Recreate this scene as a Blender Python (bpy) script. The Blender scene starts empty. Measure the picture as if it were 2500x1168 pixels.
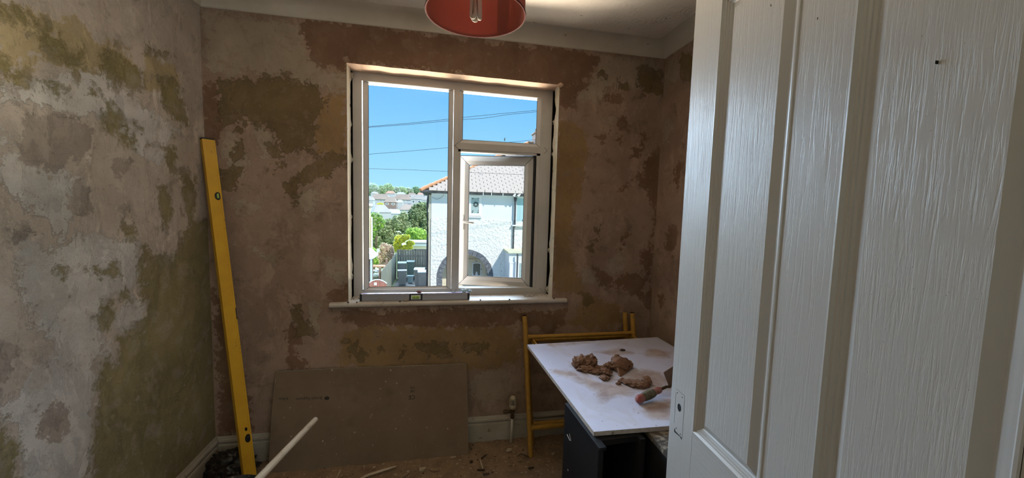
import bpy, bmesh, math, random
import numpy as np
from mathutils import Vector, Matrix, noise as mnoise
S = bpy.context.scene
COL = S.collection
random.seed(7)
RNG = np.random.default_rng(5)
# ------------------------------------------------------------------ camera, world, lights, exposure
F, YAW, PITCH, ROLL = 925.393, 0.1909, -0.0809, 0.0274
CAM = np.array([1.1252, -2.129, 1.370])
def _axes():
    cy, sy = math.cos(YAW), math.sin(YAW); cp, sp = math.cos(PITCH), math.sin(PITCH); cr, sr = math.cos(ROLL), math.sin(ROLL)
    f = np.array([sy*cp, cy*cp, sp]); r = np.array([cy, -sy, 0.]); u = np.cross(r, f)
    return cr*r+sr*u, -sr*r+cr*u, f
AR, AU, AF = _axes()
cd = bpy.data.cameras.new('camera'); cam = bpy.data.objects.new('camera', cd); COL.objects.link(cam)
cd.sensor_width = 36; cd.lens = F/2500*36; cd.clip_start = .02; cd.clip_end = 3000
cam.matrix_world = Matrix([[AR[0], AU[0], -AF[0], CAM[0]], [AR[1], AU[1], -AF[1], CAM[1]], [AR[2], AU[2], -AF[2], CAM[2]], [0, 0, 0, 1]])
S.camera = cam
S.view_settings.view_transform = 'Standard'; S.view_settings.look = 'None'
S.view_settings.exposure = 0.0; S.view_settings.gamma = 1.0; S.view_settings.use_curve_mapping = False
S.cycles.use_denoising = True
S.cycles.max_bounces = 12; S.cycles.diffuse_bounces = 6; S.cycles.transparent_max_bounces = 16
S.cycles.sample_clamp_indirect = 6
w = bpy.data.worlds.new('sky'); S.world = w; w.use_nodes = True
nt = w.node_tree; nt.nodes.clear()
wo = nt.nodes.new('ShaderNodeOutputWorld'); bg = nt.nodes.new('ShaderNodeBackground'); tc = nt.nodes.new('ShaderNodeTexCoord')
sx = nt.nodes.new('ShaderNodeSeparateXYZ'); rp = nt.nodes.new('ShaderNodeValToRGB')
nt.links.new(tc.outputs['Generated'], sx.inputs[0]); nt.links.new(sx.outputs[2], rp.inputs[0]); nt.links.new(rp.outputs[0], bg.inputs[0]); nt.links.new(bg.outputs[0], wo.inputs[0])
cr = rp.color_ramp; cr.elements[0].position = 0.0; cr.elements[0].color = (.42, .74, .95, 1)
cr.elements[1].position = 1.0; cr.elements[1].color = (.10, .30, .80, 1)
e = cr.elements.new(.10); e.color = (.30, .64, .93, 1)
e = cr.elements.new(.28); e.color = (.15, .47, .88, 1)
bg.inputs[1].default_value = 1.25
sl = bpy.data.lights.new('sun', 'SUN'); sun = bpy.data.objects.new('sun', sl); COL.objects.link(sun)
sl.energy = 4.8; sl.angle = math.radians(.6); sl.color = (1.0, .95, .87)
sun.rotation_euler = Vector((-.58, .8, -.92)).to_track_quat('-Z', 'Y').to_euler(); sun.location = (0, -5, 12)
kl = bpy.data.lights.new('sky_fill', 'SUN'); sky_l = bpy.data.objects.new('sky_fill', kl); COL.objects.link(sky_l)  # wide sun lamp added to boost the sky's light over the opposite roofs
kl.energy = 24.0; kl.angle = math.radians(80); kl.color = (.60, .78, 1.0); sky_l.rotation_euler = Vector((.10, -1, -.68)).to_track_quat('-Z', 'Y').to_euler(); sky_l.location = (0, 9, 12)
def area(name, loc, tgt, sx_, sy_, en, col):
    l = bpy.data.lights.new(name, 'AREA'); o = bpy.data.objects.new(name, l); COL.objects.link(o)
    l.shape = 'RECTANGLE'; l.size = sx_; l.size_y = sy_; l.energy = en; l.color = col; o.location = loc
    o.rotation_euler = (Vector(tgt)-Vector(loc)).to_track_quat('-Z', 'Y').to_euler(); return o
# unseen fill lamp added on the landing behind the camera
area('landing_fill', (2.35, -3.35, 1.35), (.2, -.6, 1.2), 1.5, 1.9, 12, (1.0, .95, .88))
area('yard_bounce_fill', (1.2, 1.9, -.7), (1.2, -.5, 2.3), 3.2, 2.0, 2000, (1.0, .86, .70))  # area lamp added below the window, imitating warm light off the yard
po = area('window_portal', (1.215, .10, 1.46), (1.215, -1, 1.46), 1.13, 1.25, 1, (1, 1, 1)); po.data.cycles.is_portal = True

# ------------------------------------------------------------------ helpers
def ray(x, y): return (x-1250)/F*AR-(y-584)/F*AU+AF
def on(x, y, ax, v):
    """where the sight line of photo pixel (x, y) meets the plane axis=v, used to size things at their real depth"""
    d = ray(x, y); t = (v-CAM[ax])/d[ax]; return Vector(CAM+t*d)
def empty(name, loc=(0, 0, 0), rz=0., parent=None):
    o = bpy.data.objects.new(name, None); COL.objects.link(o); o.location = loc; o.rotation_euler[2] = rz; o.empty_display_size = .1
    if parent: o.parent = parent
    return o
def tag(o, label=None, cat=None, group=None, kind=None):
    if label: o['label'] = label
    if cat: o['category'] = cat
    if group: o['group'] = group
    if kind: o['kind'] = kind
    return o
def struct(o): o['kind'] = 'structure'; return o
def link(name, me, m, parent=None, smooth=False):
    o = bpy.data.objects.new(name, me); COL.objects.link(o)
    for k in (m if isinstance(m, (list, tuple)) else [m]): me.materials.append(k)
    if smooth:
        for p in me.polygons: p.use_smooth = True
    if parent: o.parent = parent
    return o
def pyd(name, v, f, m, parent=None, smooth=False):
    me = bpy.data.meshes.new(name); me.from_pydata([tuple(a) for a in v], [], f); me.update()
    bm = bmesh.new(); bm.from_mesh(me); bmesh.ops.recalc_face_normals(bm, faces=bm.faces); bm.to_mesh(me); bm.free()
    return link(name, me, m, parent, smooth)
class B:
    """collects shapes into one mesh"""
    def __init__(s): s.bm = bmesh.new()
    def box(s, x0, x1, y0, y1, z0, z1, bev=0., mi=0, mat=None):
        r = bmesh.ops.create_cube(s.bm, size=1); vs = r['verts']
        for v in vs: v.co = Vector(((x0+x1)/2+v.co.x*(x1-x0), (y0+y1)/2+v.co.y*(y1-y0), (z0+z1)/2+v.co.z*(z1-z0)))
        fs = {f for v in vs for f in v.link_faces}
        for f in fs: f.material_index = mi
        if bev:
            es = list({e for v in vs for e in v.link_edges})
            g = bmesh.ops.bevel(s.bm, geom=es, offset=bev, segments=2, affect='EDGES', profile=.5)
            vs = list({v for f in g['faces'] for v in f.verts} | {v for v in vs if v.is_valid})
        if mat is not None: bmesh.ops.transform(s.bm, matrix=mat, verts=[v for v in vs if v.is_valid])
        return s
    def tube(s, pts, r, n=10, caps=True, mi=0, rr=None):
        pts = [Vector(p) for p in pts]; rings = []
        up = Vector((0, 0, 1))
        for i, p in enumerate(pts):
            t = (pts[min(i+1, len(pts)-1)]-pts[max(i-1, 0)]).normalized()
            a = t.cross(up)
            if a.length < 1e-3: a = t.cross(Vector((1, 0, 0)))
            a.normalize(); b = t.cross(a); q = rr[i] if rr else r
            rings.append([s.bm.verts.new(p+q*(math.cos(2*math.pi*k/n)*a+math.sin(2*math.pi*k/n)*b)) for k in range(n)])
        for i in range(len(rings)-1):
            for k in range(n):
                f = s.bm.faces.new((rings[i][k], rings[i][(k+1) % n], rings[i+1][(k+1) % n], rings[i+1][k])); f.material_index = mi
        if caps:
            for rg in (rings[0][::-1], rings[-1]):
                f = s.bm.faces.new(rg); f.material_index = mi
        return s
    def lathe(s, prof, c=(0, 0, 0), n=24, mi=0, closed=False):
        c = Vector(c); rings = []
        for (r, z) in prof:
            rings.append([s.bm.verts.new(c+Vector((r*math.cos(2*math.pi*k/n), r*math.sin(2*math.pi*k/n), z))) for k in range(n)])
        m = len(rings)
        for i in range(m if closed else m-1):
            for k in range(n):
                f = s.bm.faces.new((rings[i][k], rings[i][(k+1) % n], rings[(i+1) % m][(k+1) % n], rings[(i+1) % m][k])); f.material_index = mi
        return s
    def ring(s, prof, x0, x1, z0, z1, y0=0., mi=0, zr=None):
        """mitred rectangular frame in the XZ plane; prof = [(inset, y), ...]; zr: top height at the right end"""
        R_ = []
        zr = z1 if zr is None else zr
        for (i, y) in prof:
            R_.append([s.bm.verts.new((x, y0+y, z)) for x, z in ((x0+i, z0+i), (x1-i, z0+i), (x1-i, zr-i), (x0+i, z1-i))])
        for a in range(len(R_)-1):
            for k in range(4):
                f = s.bm.faces.new((R_[a][k], R_[a][(k+1) % 4], R_[a+1][(k+1) % 4], R_[a+1][k])); f.material_index = mi
        return s
    def prism(s, pts, d, mi=0):
        """extrude planar polygon pts (3D) by vector d"""
        d = Vector(d); a = [s.bm.verts.new(p) for p in pts]; b = [s.bm.verts.new(Vector(p)+d) for p in pts]; n = len(a)
        fs = [s.bm.faces.new(a), s.bm.faces.new(b[::-1])]+[s.bm.faces.new((a[k], b[k], b[(k+1) % n], a[(k+1) % n])) for k in range(n)]
        for f in fs: f.material_index = mi
        return s
    def blob(s, c, r, sub=3, amp=.3, fr=3., seed=0, sc=(1, 1, 1), mi=0, flat=None):
        g = bmesh.ops.create_icosphere(s.bm, subdivisions=sub, radius=1)
        o = Vector((seed*7.3, seed*3.1, seed*1.7)); c = Vector(c)
        for v in g['verts']:
            d = v.co.normalized(); k = 1+amp*(mnoise.noise(d*fr+o)+.5*mnoise.noise(d*fr*2.7+o)+.3*mnoise.noise(d*fr*6+o))
            p = Vector((d.x*sc[0], d.y*sc[1], d.z*sc[2]))*r*k+c
            if flat is not None and p.z < flat: p.z = flat+(p.z-flat)*.03
            v.co = p
        for v in g['verts']:
            for f in v.link_faces: f.material_index = mi
        return s
    def done(s, name, m, parent=None, smooth=False, angle=None):
        bmesh.ops.recalc_face_normals(s.bm, faces=s.bm.faces)
        me = bpy.data.meshes.new(name); s.bm.to_mesh(me); s.bm.free()
        o = link(name, me, m, parent, smooth)
        if angle:
            for p in me.polygons: p.use_smooth = True
            me.set_sharp_from_angle(angle=math.radians(angle))
        return o
def nd(nt, t, **k):
    n = nt.nodes.new('ShaderNode'+t)
    for a, b in k.items(): setattr(n, a, b)
    return n
def base(name, rough=.8, metal=0., spec=.3):
    m = bpy.data.materials.new(name); m.use_nodes = True; nt = m.node_tree; p = nt.nodes['Principled BSDF']
    p.inputs['Roughness'].default_value = rough; p.inputs['Metallic'].default_value = metal; p.inputs['Specular IOR Level'].default_value = spec
    return m, nt, p
def tex(nt, scale, detail=6., rough=.6, dist=0., stretch=None, typ='Object', loc=(0, 0, 0)):
    c = nd(nt, 'TexCoord'); mp = nd(nt, 'Mapping'); n = nd(nt, 'TexNoise')
    nt.links.new(c.outputs[typ], mp.inputs[0]); nt.links.new(mp.outputs[0], n.inputs[0])
    if stretch: mp.inputs['Scale'].default_value = stretch
    mp.inputs['Location'].default_value = loc
    n.inputs['Scale'].default_value = scale; n.inputs['Detail'].default_value = detail; n.inputs['Roughness'].default_value = rough; n.inputs['Distortion'].default_value = dist
    return n.outputs[0]
def mapr(nt, src, a, b, c=0., d=1.):
    n = nd(nt, 'MapRange'); nt.links.new(src, n.inputs[0])
    for i, v in enumerate((a, b, c, d)): n.inputs[i+1].default_value = v
    return n.outputs[0]
def mixc(nt, fac, a, b, typ='MIX'):
    n = nd(nt, 'Mix', data_type='RGBA', blend_type=typ)
    for s_, i in ((fac, 0), (a, 6), (b, 7)):
        if isinstance(s_, (int, float)): n.inputs[i].default_value = s_
        elif isinstance(s_, tuple): n.inputs[i].default_value = (*s_[:3], 1)
        else: nt.links.new(s_, n.inputs[i])
    return n.outputs[2]
def mth(nt, op, a, b=None):
    n = nd(nt, 'Math', operation=op)
    for i, s_ in enumerate((a, b)):
        if s_ is None: continue
        if isinstance(s_, (int, float)): n.inputs[i].default_value = s_
        else: nt.links.new(s_, n.inputs[i])
    return n.outputs[0]
def bump(nt, p, h, st, dist):
    n = nd(nt, 'Bump'); n.inputs['Strength'].default_value = st; n.inputs['Distance'].default_value = dist
    nt.links.new(h, n.inputs['Height']); nt.links.new(n.outputs[0], p.inputs['Normal'])
def M(name, c, c2=None, scale=8., rough=.8, metal=0., spec=.3, bs=0., bscale=40., bd=.002, stretch=None, lo=.35, hi=.65, c3=None, s3=30., lo3=.6, hi3=.66):
    m, nt, p = base(name, rough, metal, spec)
    if c2 is None: col = None; p.inputs['Base Color'].default_value = (*c, 1)
    else:
        col = mixc(nt, mapr(nt, tex(nt, scale, stretch=stretch), lo, hi), c, c2)
    if c3 is not None: col = mixc(nt, mapr(nt, tex(nt, s3, loc=(3, 1, 2)), lo3, hi3), col if col else c, c3)
    if col: nt.links.new(col, p.inputs['Base Color'])
    if bs: bump(nt, p, tex(nt, bscale, stretch=stretch), bs, bd)
    return m
def sr(r, g, b):  # sRGB 0-255 to linear
    return tuple((v/255/12.92 if v/255 <= .04045 else ((v/255+.055)/1.055)**2.4) for v in (r, g, b))
# ------------------------------------------------------------------ peeled plaster walls
def sdf(P, poly):
    P = P[:, None, :]; a = np.array(poly, float); b = np.roll(a, -1, 0); ab = b-a
    t = np.clip(((P-a)*ab).sum(2)/np.maximum((ab**2).sum(1), 1e-9), 0, 1)
    d = np.sqrt((((a+t[..., None]*ab)-P)**2).sum(2)).min(1)
    y = P[:, :, 1]; c = ((a[:, 1] > y) != (b[:, 1] > y)) & (P[:, :, 0] < (b[:, 0]-a[:, 0])*(y-a[:, 1])/np.where(b[:, 1] == a[:, 1], 1e-9, b[:, 1]-a[:, 1])+a[:, 0])
    return np.where(c.sum(1) % 2 == 1, d, -d)
def plaster(name, tones, rough_bump=1., soft_a=.08):
    """tones: base1, base2, A (old olive paint), Bn (fresh brown skim), C (ochre), D (pale skim)"""
    m, nt, p = base(name, .9, 0, .2)
    n1 = tex(nt, 3.2, 8, .62, .3); n2 = tex(nt, 11, 8, .65, .4, loc=(5, 2, 1)); n3 = tex(nt, 42, 6, .7, loc=(1, 7, 3)); n4 = tex(nt, 160, 4, .7)
    sm = tex(nt, 8, 10, .75, .35, stretch=(1, 1, .55), loc=(2, 4, 9))
    col = mixc(nt, mapr(nt, n1, .40, .60), tones[0], tones[1])
    col = mixc(nt, mapr(nt, sm, .50, .60, 0, .75), col, tuple(min(1, c*1.22) for c in tones[0]))
    col = mixc(nt, mapr(nt, n2, .54, .66, 0, .7), col, tuple(c*.72 for c in tones[1]))
    edge = mth(nt, 'ADD', mth(nt, 'MULTIPLY', mth(nt, 'SUBTRACT', n2, .5), 4.2), mth(nt, 'MULTIPLY', mth(nt, 'SUBTRACT', n3, .5), 3.0))
    masks = {}
    for k, i, soft, amt in (('D', 5, .12, .85), ('B', 3, .10, .9), ('C', 4, .12, .85), ('A', 2, soft_a, .93)):
        at = nd(nt, 'Attribute'); at.attribute_name = 'lay'+k
        v = mth(nt, 'ADD', at.outputs['Fac'], edge)
        mk = mapr(nt, v, -soft, soft, 0, amt); masks[k] = mk
        c2 = mixc(nt, mapr(nt, n1, .35, .65), tones[i], tuple(c*.70 for c in tones[i]))
        c2 = mixc(nt, mapr(nt, n2, .52, .66, 0, .55), c2, tones[1])
        col = mixc(nt, mk, col, c2)
    col = mixc(nt, mapr(nt, n3, .60, .68, 0, .35), col, tuple(c*1.5 for c in tones[1]))
    col = mixc(nt, mapr(nt, n3, .40, .33, 0, .35), col, (.10, .075, .055))
    col = mixc(nt, mapr(nt, n4, .70, .76, 0, .7), col, (.06, .045, .03))
    nt.links.new(col, p.inputs['Base Color'])
    h = mth(nt, 'SUBTRACT', mth(nt, 'MULTIPLY', masks['D'], .35), mth(nt, 'MULTIPLY', masks['A'], .8))
    h = mth(nt, 'ADD', h, mth(nt, 'MULTIPLY', n2, 1.1)); h = mth(nt, 'ADD', h, mth(nt, 'MULTIPLY', n3, .5))
    h = mth(nt, 'ADD', h, mth(nt, 'MULTIPLY', mapr(nt, sm, .50, .60), .4))
    h = mth(nt, 'ADD', h, mth(nt, 'MULTIPLY', n4, .12))
    bump(nt, p, h, .9, .0035*rough_bump)
    return m
def lines(a, b, step, extra=()):
    n = max(1, int(round((b-a)/step))); v = [a+(b-a)*i/n for i in range(n+1)]
    v = [q for q in v if all(abs(q-e_) > step*.45 for e_ in extra)]+list(extra)
    return np.array(sorted(v))
def wallgrid(name, ax, val, us, zs, layers, m, hole=None, tilt=None, flip=False):
    """flat plaster face in the plane axis=val; layers = {key: [pixel polygons]} turned into wall coordinates"""
    U, Z = np.meshgrid(us, zs); nu, nz = len(us), len(zs)
    Z2 = Z.copy()
    if tilt is not None: Z2 = tilt(U, Z)
    P2 = np.stack([U.ravel(), Z2.ravel()], 1)
    wob = np.array([.0022*(mnoise.noise(Vector((a*2.3, b*2.3, ax*9)))+.5*mnoise.noise(Vector((a*7, b*7, 3+ax)))) for a, b in P2])
    co = np.zeros((len(P2), 3)); co[:, 1 if ax == 0 else 0] = P2[:, 0]; co[:, 2] = P2[:, 1]; co[:, ax] = val-(wob+.0038) if ax == 1 else val+wob
    fs = []
    for j in range(nz-1):
        for i in range(nu-1):
            if hole and hole(.5*(us[i]+us[i+1]), .5*(zs[j]+zs[j+1])): continue
            q = (j*nu+i, j*nu+i+1, (j+1)*nu+i+1, (j+1)*nu+i); fs.append(q[::-1] if flip else q)
    me = bpy.data.meshes.new(name); me.from_pydata(co.tolist(), [], fs); me.update()
    for k in 'ABCD':
        best = np.full(len(P2), -1.)
        for poly in layers.get(k, []):
            q = [on(x, y, ax, val) for x, y in poly]; q = [(a[1 if ax == 0 else 0], a[2]) for a in q]
            best = np.maximum(best, np.clip(sdf(P2, q)/.045, -1, 1))
        at = me.attributes.new('lay'+k, 'FLOAT', 'POINT'); at.data.foreach_set('value', best.astype(np.float32))
    for p in me.polygons: p.use_smooth = True
    return me
def cp(pts, s, ox, oy): return [(ox+s*a, oy+s*b) for a, b in pts]
def el(x, y, a, b, rot=0, n=10):
    c, s_ = math.cos(math.radians(rot)), math.sin(math.radians(rot))
    return [(x+a*math.cos(t)*c-b*math.sin(t)*s_, y+a*math.cos(t)*s_+b*math.sin(t)*c) for t in (2*math.pi*i/n for i in range(n))]
q3 = lambda p: cp(p, .4281, 480, 0)
q4 = lambda p: cp(p, .4281, 480, 450)
q5 = lambda p: cp(p, .3596, 1340, 80)
q6 = lambda p: cp(p, .3169, 1340, 480)
q7 = lambda p: cp(p, .5138, 0, 0)
q8 = lambda p: cp(p, .5138, 0, 568)
BACK = {
 'A': [q3([(130, 430), (160, 490), (230, 450), (300, 440), (340, 470), (390, 425), (440, 445), (480, 415), (520, 425), (545, 470), (690, 480), (715, 560), (700, 640), (670, 690), (665, 860), (610, 850), (560, 880), (500, 880), (430, 750), (330, 700), (260, 650), (150, 690), (120, 600)]),
       q3([(130, 960), (270, 960), (260, 1040), (200, 1090), (120, 1060)]), q3([(550, 1010), (650, 950), (730, 880), (850, 880), (850, 930), (750, 950), (780, 1020), (700, 1000), (600, 1060), (560, 1160), (490, 1100), (520, 1020)]),
       q3([(200, 880), (265, 800), (282, 860), (215, 930)]), q3([(420, 820), (470, 820), (480, 900), (440, 910)]), q3([(440, 930), (500, 940), (450, 1000)]),
       q3([(225, 680), (275, 690), (265, 760), (220, 750)]), q3([(150, 640), (200, 640), (230, 700), (160, 700)]),
       q5([(620, 240), (760, 250), (770, 430), (650, 430), (600, 320)]), q5([(470, 340), (530, 330), (540, 390), (480, 380)]), q5([(340, 250), (375, 250), (370, 310), (340, 300)]),
       q6([(250, 770), (330, 770), (330, 820), (260, 900), (240, 820)]), q6([(300, 380), (350, 260), (390, 250), (380, 330), (320, 440)]),
       [(865, 875), (885, 848), (903, 855), (880, 890)], [(1010, 838), (1060, 835), (1100, 845), (1098, 865), (1060, 872), (1040, 855), (1012, 852)], [(925, 850), (940, 855), (925, 870)],
       [(1130, 840), (1200, 835), (1205, 850), (1150, 860)], [(978, 850), (990, 845), (985, 875), (978, 875)],
       q4([(540, 690), (590, 685), (620, 720), (640, 800), (640, 870), (560, 870), (570, 790)]), q4([(850, 890), (910, 890), (920, 1000), (880, 1010)])],
 'B': [[(741, 51), (780, 52), (1100, 90), (1455, 132), (1462, 160), (1430, 195), (1400, 215), (1372, 240), (1366, 211), (847, 151), (845, 175), (790, 165), (765, 140), (740, 95)],
       q5([(70, 340), (300, 340), (200, 420), (170, 500), (70, 520)]), q5([(640, 850), (770, 790), (760, 1168), (690, 1168), (630, 950)]),
       q5([(390, 420), (480, 430), (480, 480), (390, 480)]), q5([(470, 530), (530, 570), (530, 650), (470, 640)]), q5([(570, 770), (630, 790), (630, 850), (560, 840)]), q5([(440, 1080), (550, 1010), (540, 1060), (450, 1090)]), q5([(620, 690), (655, 690), (650, 780), (610, 770)]),
       q5([(310, 700), (420, 670), (420, 710), (320, 760)]), q5([(440, 700), (490, 700), (490, 770), (430, 760)]), q5([(600, 980), (670, 980), (650, 1070), (610, 1040)]),
       q6([(550, 400), (570, 300), (640, 290), (600, 350)]), q6([(690, 430), (780, 380), (800, 200), (850, 0), (800, 400), (790, 900), (740, 840), (760, 640)]), q6([(350, 550), (450, 600), (640, 590), (760, 640), (700, 800), (600, 710), (400, 690)]),
       [(820, 757), (1382, 757), (1375, 795), (1352, 815), (1300, 795), (1100, 806), (960, 795), (880, 800), (835, 785)], [(800, 715), (848, 700), (848, 738), (815, 742)],
       [(500, 200), (530, 200), (545, 300), (540, 365), (500, 335)], [(520, 700), (560, 760), (620, 1050), (540, 1060)], [(690, 800), (740, 790), (740, 840), (700, 850)],
       [(700, 860), (720, 850), (760, 900), (700, 905)]],
 'C': [q3([(725, 550), (850, 545), (850, 880), (770, 885), (695, 870), (672, 760), (692, 640)]), q5([(60, 600), (240, 640), (260, 800), (210, 1168), (40, 1168)]),
       q6([(35, -20), (210, -20), (180, 200), (160, 400), (230, 600), (260, 740), (30, 740)]),
       [(835, 812), (900, 802), (1000, 800), (1240, 800), (1268, 830), (1262, 880), (1140, 915), (830, 905)], q6([(260, 740), (560, 850), (560, 1000), (300, 1020), (160, 1000), (200, 850)])],
 'D': [[(487, 25), (740, 58), (748, 140), (800, 175), (845, 180), (845, 232), (790, 222), (720, 202), (650, 190), (600, 178), (560, 190), (500, 178)],
       [(1465, 135), (1618, 148), (1610, 185), (1590, 225), (1500, 215), (1448, 250), (1405, 240), (1440, 195)],
       q3([(150, 720), (230, 760), (300, 900), (290, 1050), (240, 1030), (130, 880)]), q3([(330, 710), (410, 730), (440, 800), (420, 930), (370, 900), (340, 800)]), q3([(130, 540), (190, 560), (180, 620), (130, 610)]), q3([(440, 530), (520, 500), (510, 530), (450, 540)]),
       q4([(560, 60), (680, 20), (700, 120), (620, 200), (590, 120)]), q4([(740, 420), (850, 440), (850, 560), (760, 580)]), q4([(630, 690), (700, 690), (690, 860), (650, 850), (640, 780)]), q4([(230, 340), (440, 400), (440, 440), (380, 420)]), q4([(190, 60), (330, 100), (380, 150), (240, 160)]),
       q6([(470, 480), (540, 440), (590, 500), (570, 590), (480, 620), (430, 560)]), q6([(220, 480), (340, 600), (370, 690), (260, 660)]), q5([(350, 600), (470, 560), (440, 640), (370, 620)]),
       [(1160, 905), (1240, 900), (1250, 960), (1180, 990), (1150, 960)], [(1300, 770), (1340, 765), (1340, 800), (1310, 805)]]}
LEFT = {
 'A': [[(-60, 120), (0, 110), (46, 155), (60, 205), (20, 195), (-60, 215)], q7([(0, 20), (60, 10), (130, 60), (200, 110), (180, 130), (80, 100), (0, 70)]), q7([(190, 100), (300, 170), (330, 240), (400, 230), (390, 310), (340, 330), (280, 280), (200, 220)]), q7([(470, 250), (560, 250), (660, 330), (670, 410), (570, 400), (480, 340)]),
       q7([(750, 380), (830, 380), (900, 600), (860, 590), (770, 500)]), q7([(500, 490), (545, 500), (580, 590), (640, 640), (650, 730), (600, 700), (560, 660), (490, 610)]), q7([(640, 580), (680, 590), (695, 670), (660, 620)]), q7([(785, 690), (830, 640), (850, 700), (830, 810), (790, 790)]),
       q7([(755, 860), (790, 900), (830, 1000), (790, 1080), (750, 980)]), q7([(575, 1080), (650, 1085), (640, 1120), (590, 1130)]), q7([(860, 820), (930, 850), (930, 1000), (900, 1100), (880, 950)]), q7([(680, 215), (720, 230), (690, 250)]), q7([(735, 250), (810, 275), (780, 280)]),
       q7([(235, 390), (275, 420), (270, 460), (240, 430)]), q7([(400, 400), (500, 440), (470, 470), (410, 450)]),
       q8([(690, 60), (720, 120), (780, 110), (800, 160), (860, 60), (900, -60), (1100, -60), (1100, 1168), (440, 1250), (450, 850), (470, 700), (480, 610), (550, 610), (555, 490), (670, 460), (690, 330), (650, 300), (665, 130)]),
       q8([(485, 330), (545, 310), (550, 370), (520, 480), (480, 440)]), q8([(440, 160), (530, 150), (590, 195), (560, 205), (480, 205)]), q8([(550, 310), (610, 260), (610, 320), (560, 330)]), q8([(-100, 900), (60, 940), (90, 1040), (80, 1300), (-100, 1300)]),
       q8([(270, 180), (290, 180), (290, 220), (275, 225)])],
 'C': [q7([(680, 260), (830, 300), (850, 400), (800, 480), (700, 430)]), q7([(-60, 0), (130, 10), (250, 110), (330, 60), (480, 190), (600, 250), (660, 300), (660, 400), (480, 340), (330, 330), (200, 260), (90, 390), (0, 360), (-60, 300)]), q7([(380, 130), (480, 190), (470, 250), (400, 230)]), q8([(810, 180), (860, 170), (850, 300), (830, 500), (815, 480)]), q8([(800, 590), (870, 560), (860, 640), (800, 640)]), q8([(670, 900), (740, 900), (730, 1090), (680, 1100)])],
 'D': [q7([(80, 400), (200, 380), (330, 330), (480, 330), (560, 400), (760, 560), (850, 620), (760, 800), (640, 730), (560, 660), (480, 560), (350, 540), (200, 520), (90, 500)]), q7([(0, 370), (60, 390), (70, 460), (0, 480)]),
       q7([(0, 600), (120, 780), (300, 800), (420, 900), (300, 1100), (150, 1000), (0, 900)]), q8([(60, 0), (250, 60), (400, 20), (640, 20), (680, 130), (640, 290), (500, 330), (470, 600), (300, 700), (200, 500), (120, 300)]),
       q8([(540, 380), (620, 300), (720, 325), (680, 460), (600, 490), (530, 480)]), q8([(480, 490), (550, 545), (550, 610), (480, 590)]), q8([(0, 860), (160, 650), (470, 620), (450, 850), (440, 1100), (430, 1300), (90, 1300), (90, 1040), (60, 930), (0, 900)]), q8([(870, 660), (930, 620), (880, 740), (830, 820)])],
 'B': [q7([(80, 500), (200, 520), (440, 590), (450, 700), (330, 780), (230, 820), (120, 760), (90, 600)]), q8([(170, 840), (300, 800), (330, 900), (280, 1000), (200, 1060), (190, 940)]), q7([(60, 1050), (120, 1060), (160, 1130), (70, 1160)]), q7([(340, 870), (420, 900), (430, 1000), (350, 1010)]), q8([(-60, 500), (60, 560), (80, 700), (-60, 800)]), q7([(500, 760), (620, 760), (580, 850), (520, 830)])]}
RIGHT = {'A': [q5([(880, 160), (1000, 130), (1000, 310), (900, 310)])], 'B': [q5([(850, 900), (900, 900), (880, 1080), (850, 1060)]), q6([(900, 250), (1000, 230), (960, 430), (900, 400)]), q6([(830, 760), (890, 770), (860, 850)])],
         'D': [q5([(790, 200), (880, 180), (900, 320), (790, 360)]), q5([(780, 600), (870, 600), (820, 740), (780, 740)])]}
m_back = plaster('peeled_plaster', [(.33, .232, .175), (.245, .168, .122), (.185, .132, .062), (.20, .112, .068), (.30, .19, .08), (.40, .325, .245)])
m_left = plaster('scraped_plaster', [(.50, .43, .37), (.39, .33, .28), (.27, .225, .105), (.36, .30, .26), (.46, .36, .19), (.62, .59, .56)], 1.5, .30)
WX0, WX1, WZ0 = .652, 1.787, .846
def head(x): return 2.087+(x-WX0)/(WX1-WX0)*(2.075-2.087)
W, HC, ZC, RC = 2.433, 2.28, 2.353, .088
m_rub = M('shade_dark_masonry', (.018, .015, .013), (.05, .04, .032), 30, .95, bs=1, bscale=60, bd=.01)  # near-black: the shade of the gap round the frame is in this colour
m_out = M('outer_render', (.24, .215, .19), rough=.9)
# window wall: plaster face with the opening, masonry core behind it
us = lines(-.02, W+.02, .016, (WX0, WX1)); zs = lines(-.02, HC+.02, .016, (WZ0, 2.08))
def tilt(U, Z):
    t = np.clip(1-np.abs(Z-2.08)/.12, 0, 1); return Z+(2.087+(U-WX0)/(WX1-WX0)*(-.012)-2.08)*t
me = wallgrid('wall_back', 1, 0., us, zs, BACK, m_back, hole=lambda x, z: WX0 < x < WX1 and WZ0 < z < 2.08, tilt=tilt)
wall_back = struct(link('wall_back', me, m_back))
b = B()
for bx in ((-.2, .632, .003, .29, -.3, 2.7), (1.812, 2.65, .003, .29, -.3, 2.7), (.632, 1.812, .003, .29, 2.10, 2.7), (.632, 1.812, .003, .29, -.3, .80)): b.box(*bx)
core = b.done('masonry_core', m_rub, wall_back)
B().box(.628, .6545, .168, .20, .80, 2.10).box(1.7845, 1.816, .168, .20, .80, 2.10).box(.628, 1.816, .168, .20, .80, .8375).done('cavity_light_stop', m_rub, wall_back)  # added strips that block outdoor light in the frame gap
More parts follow.
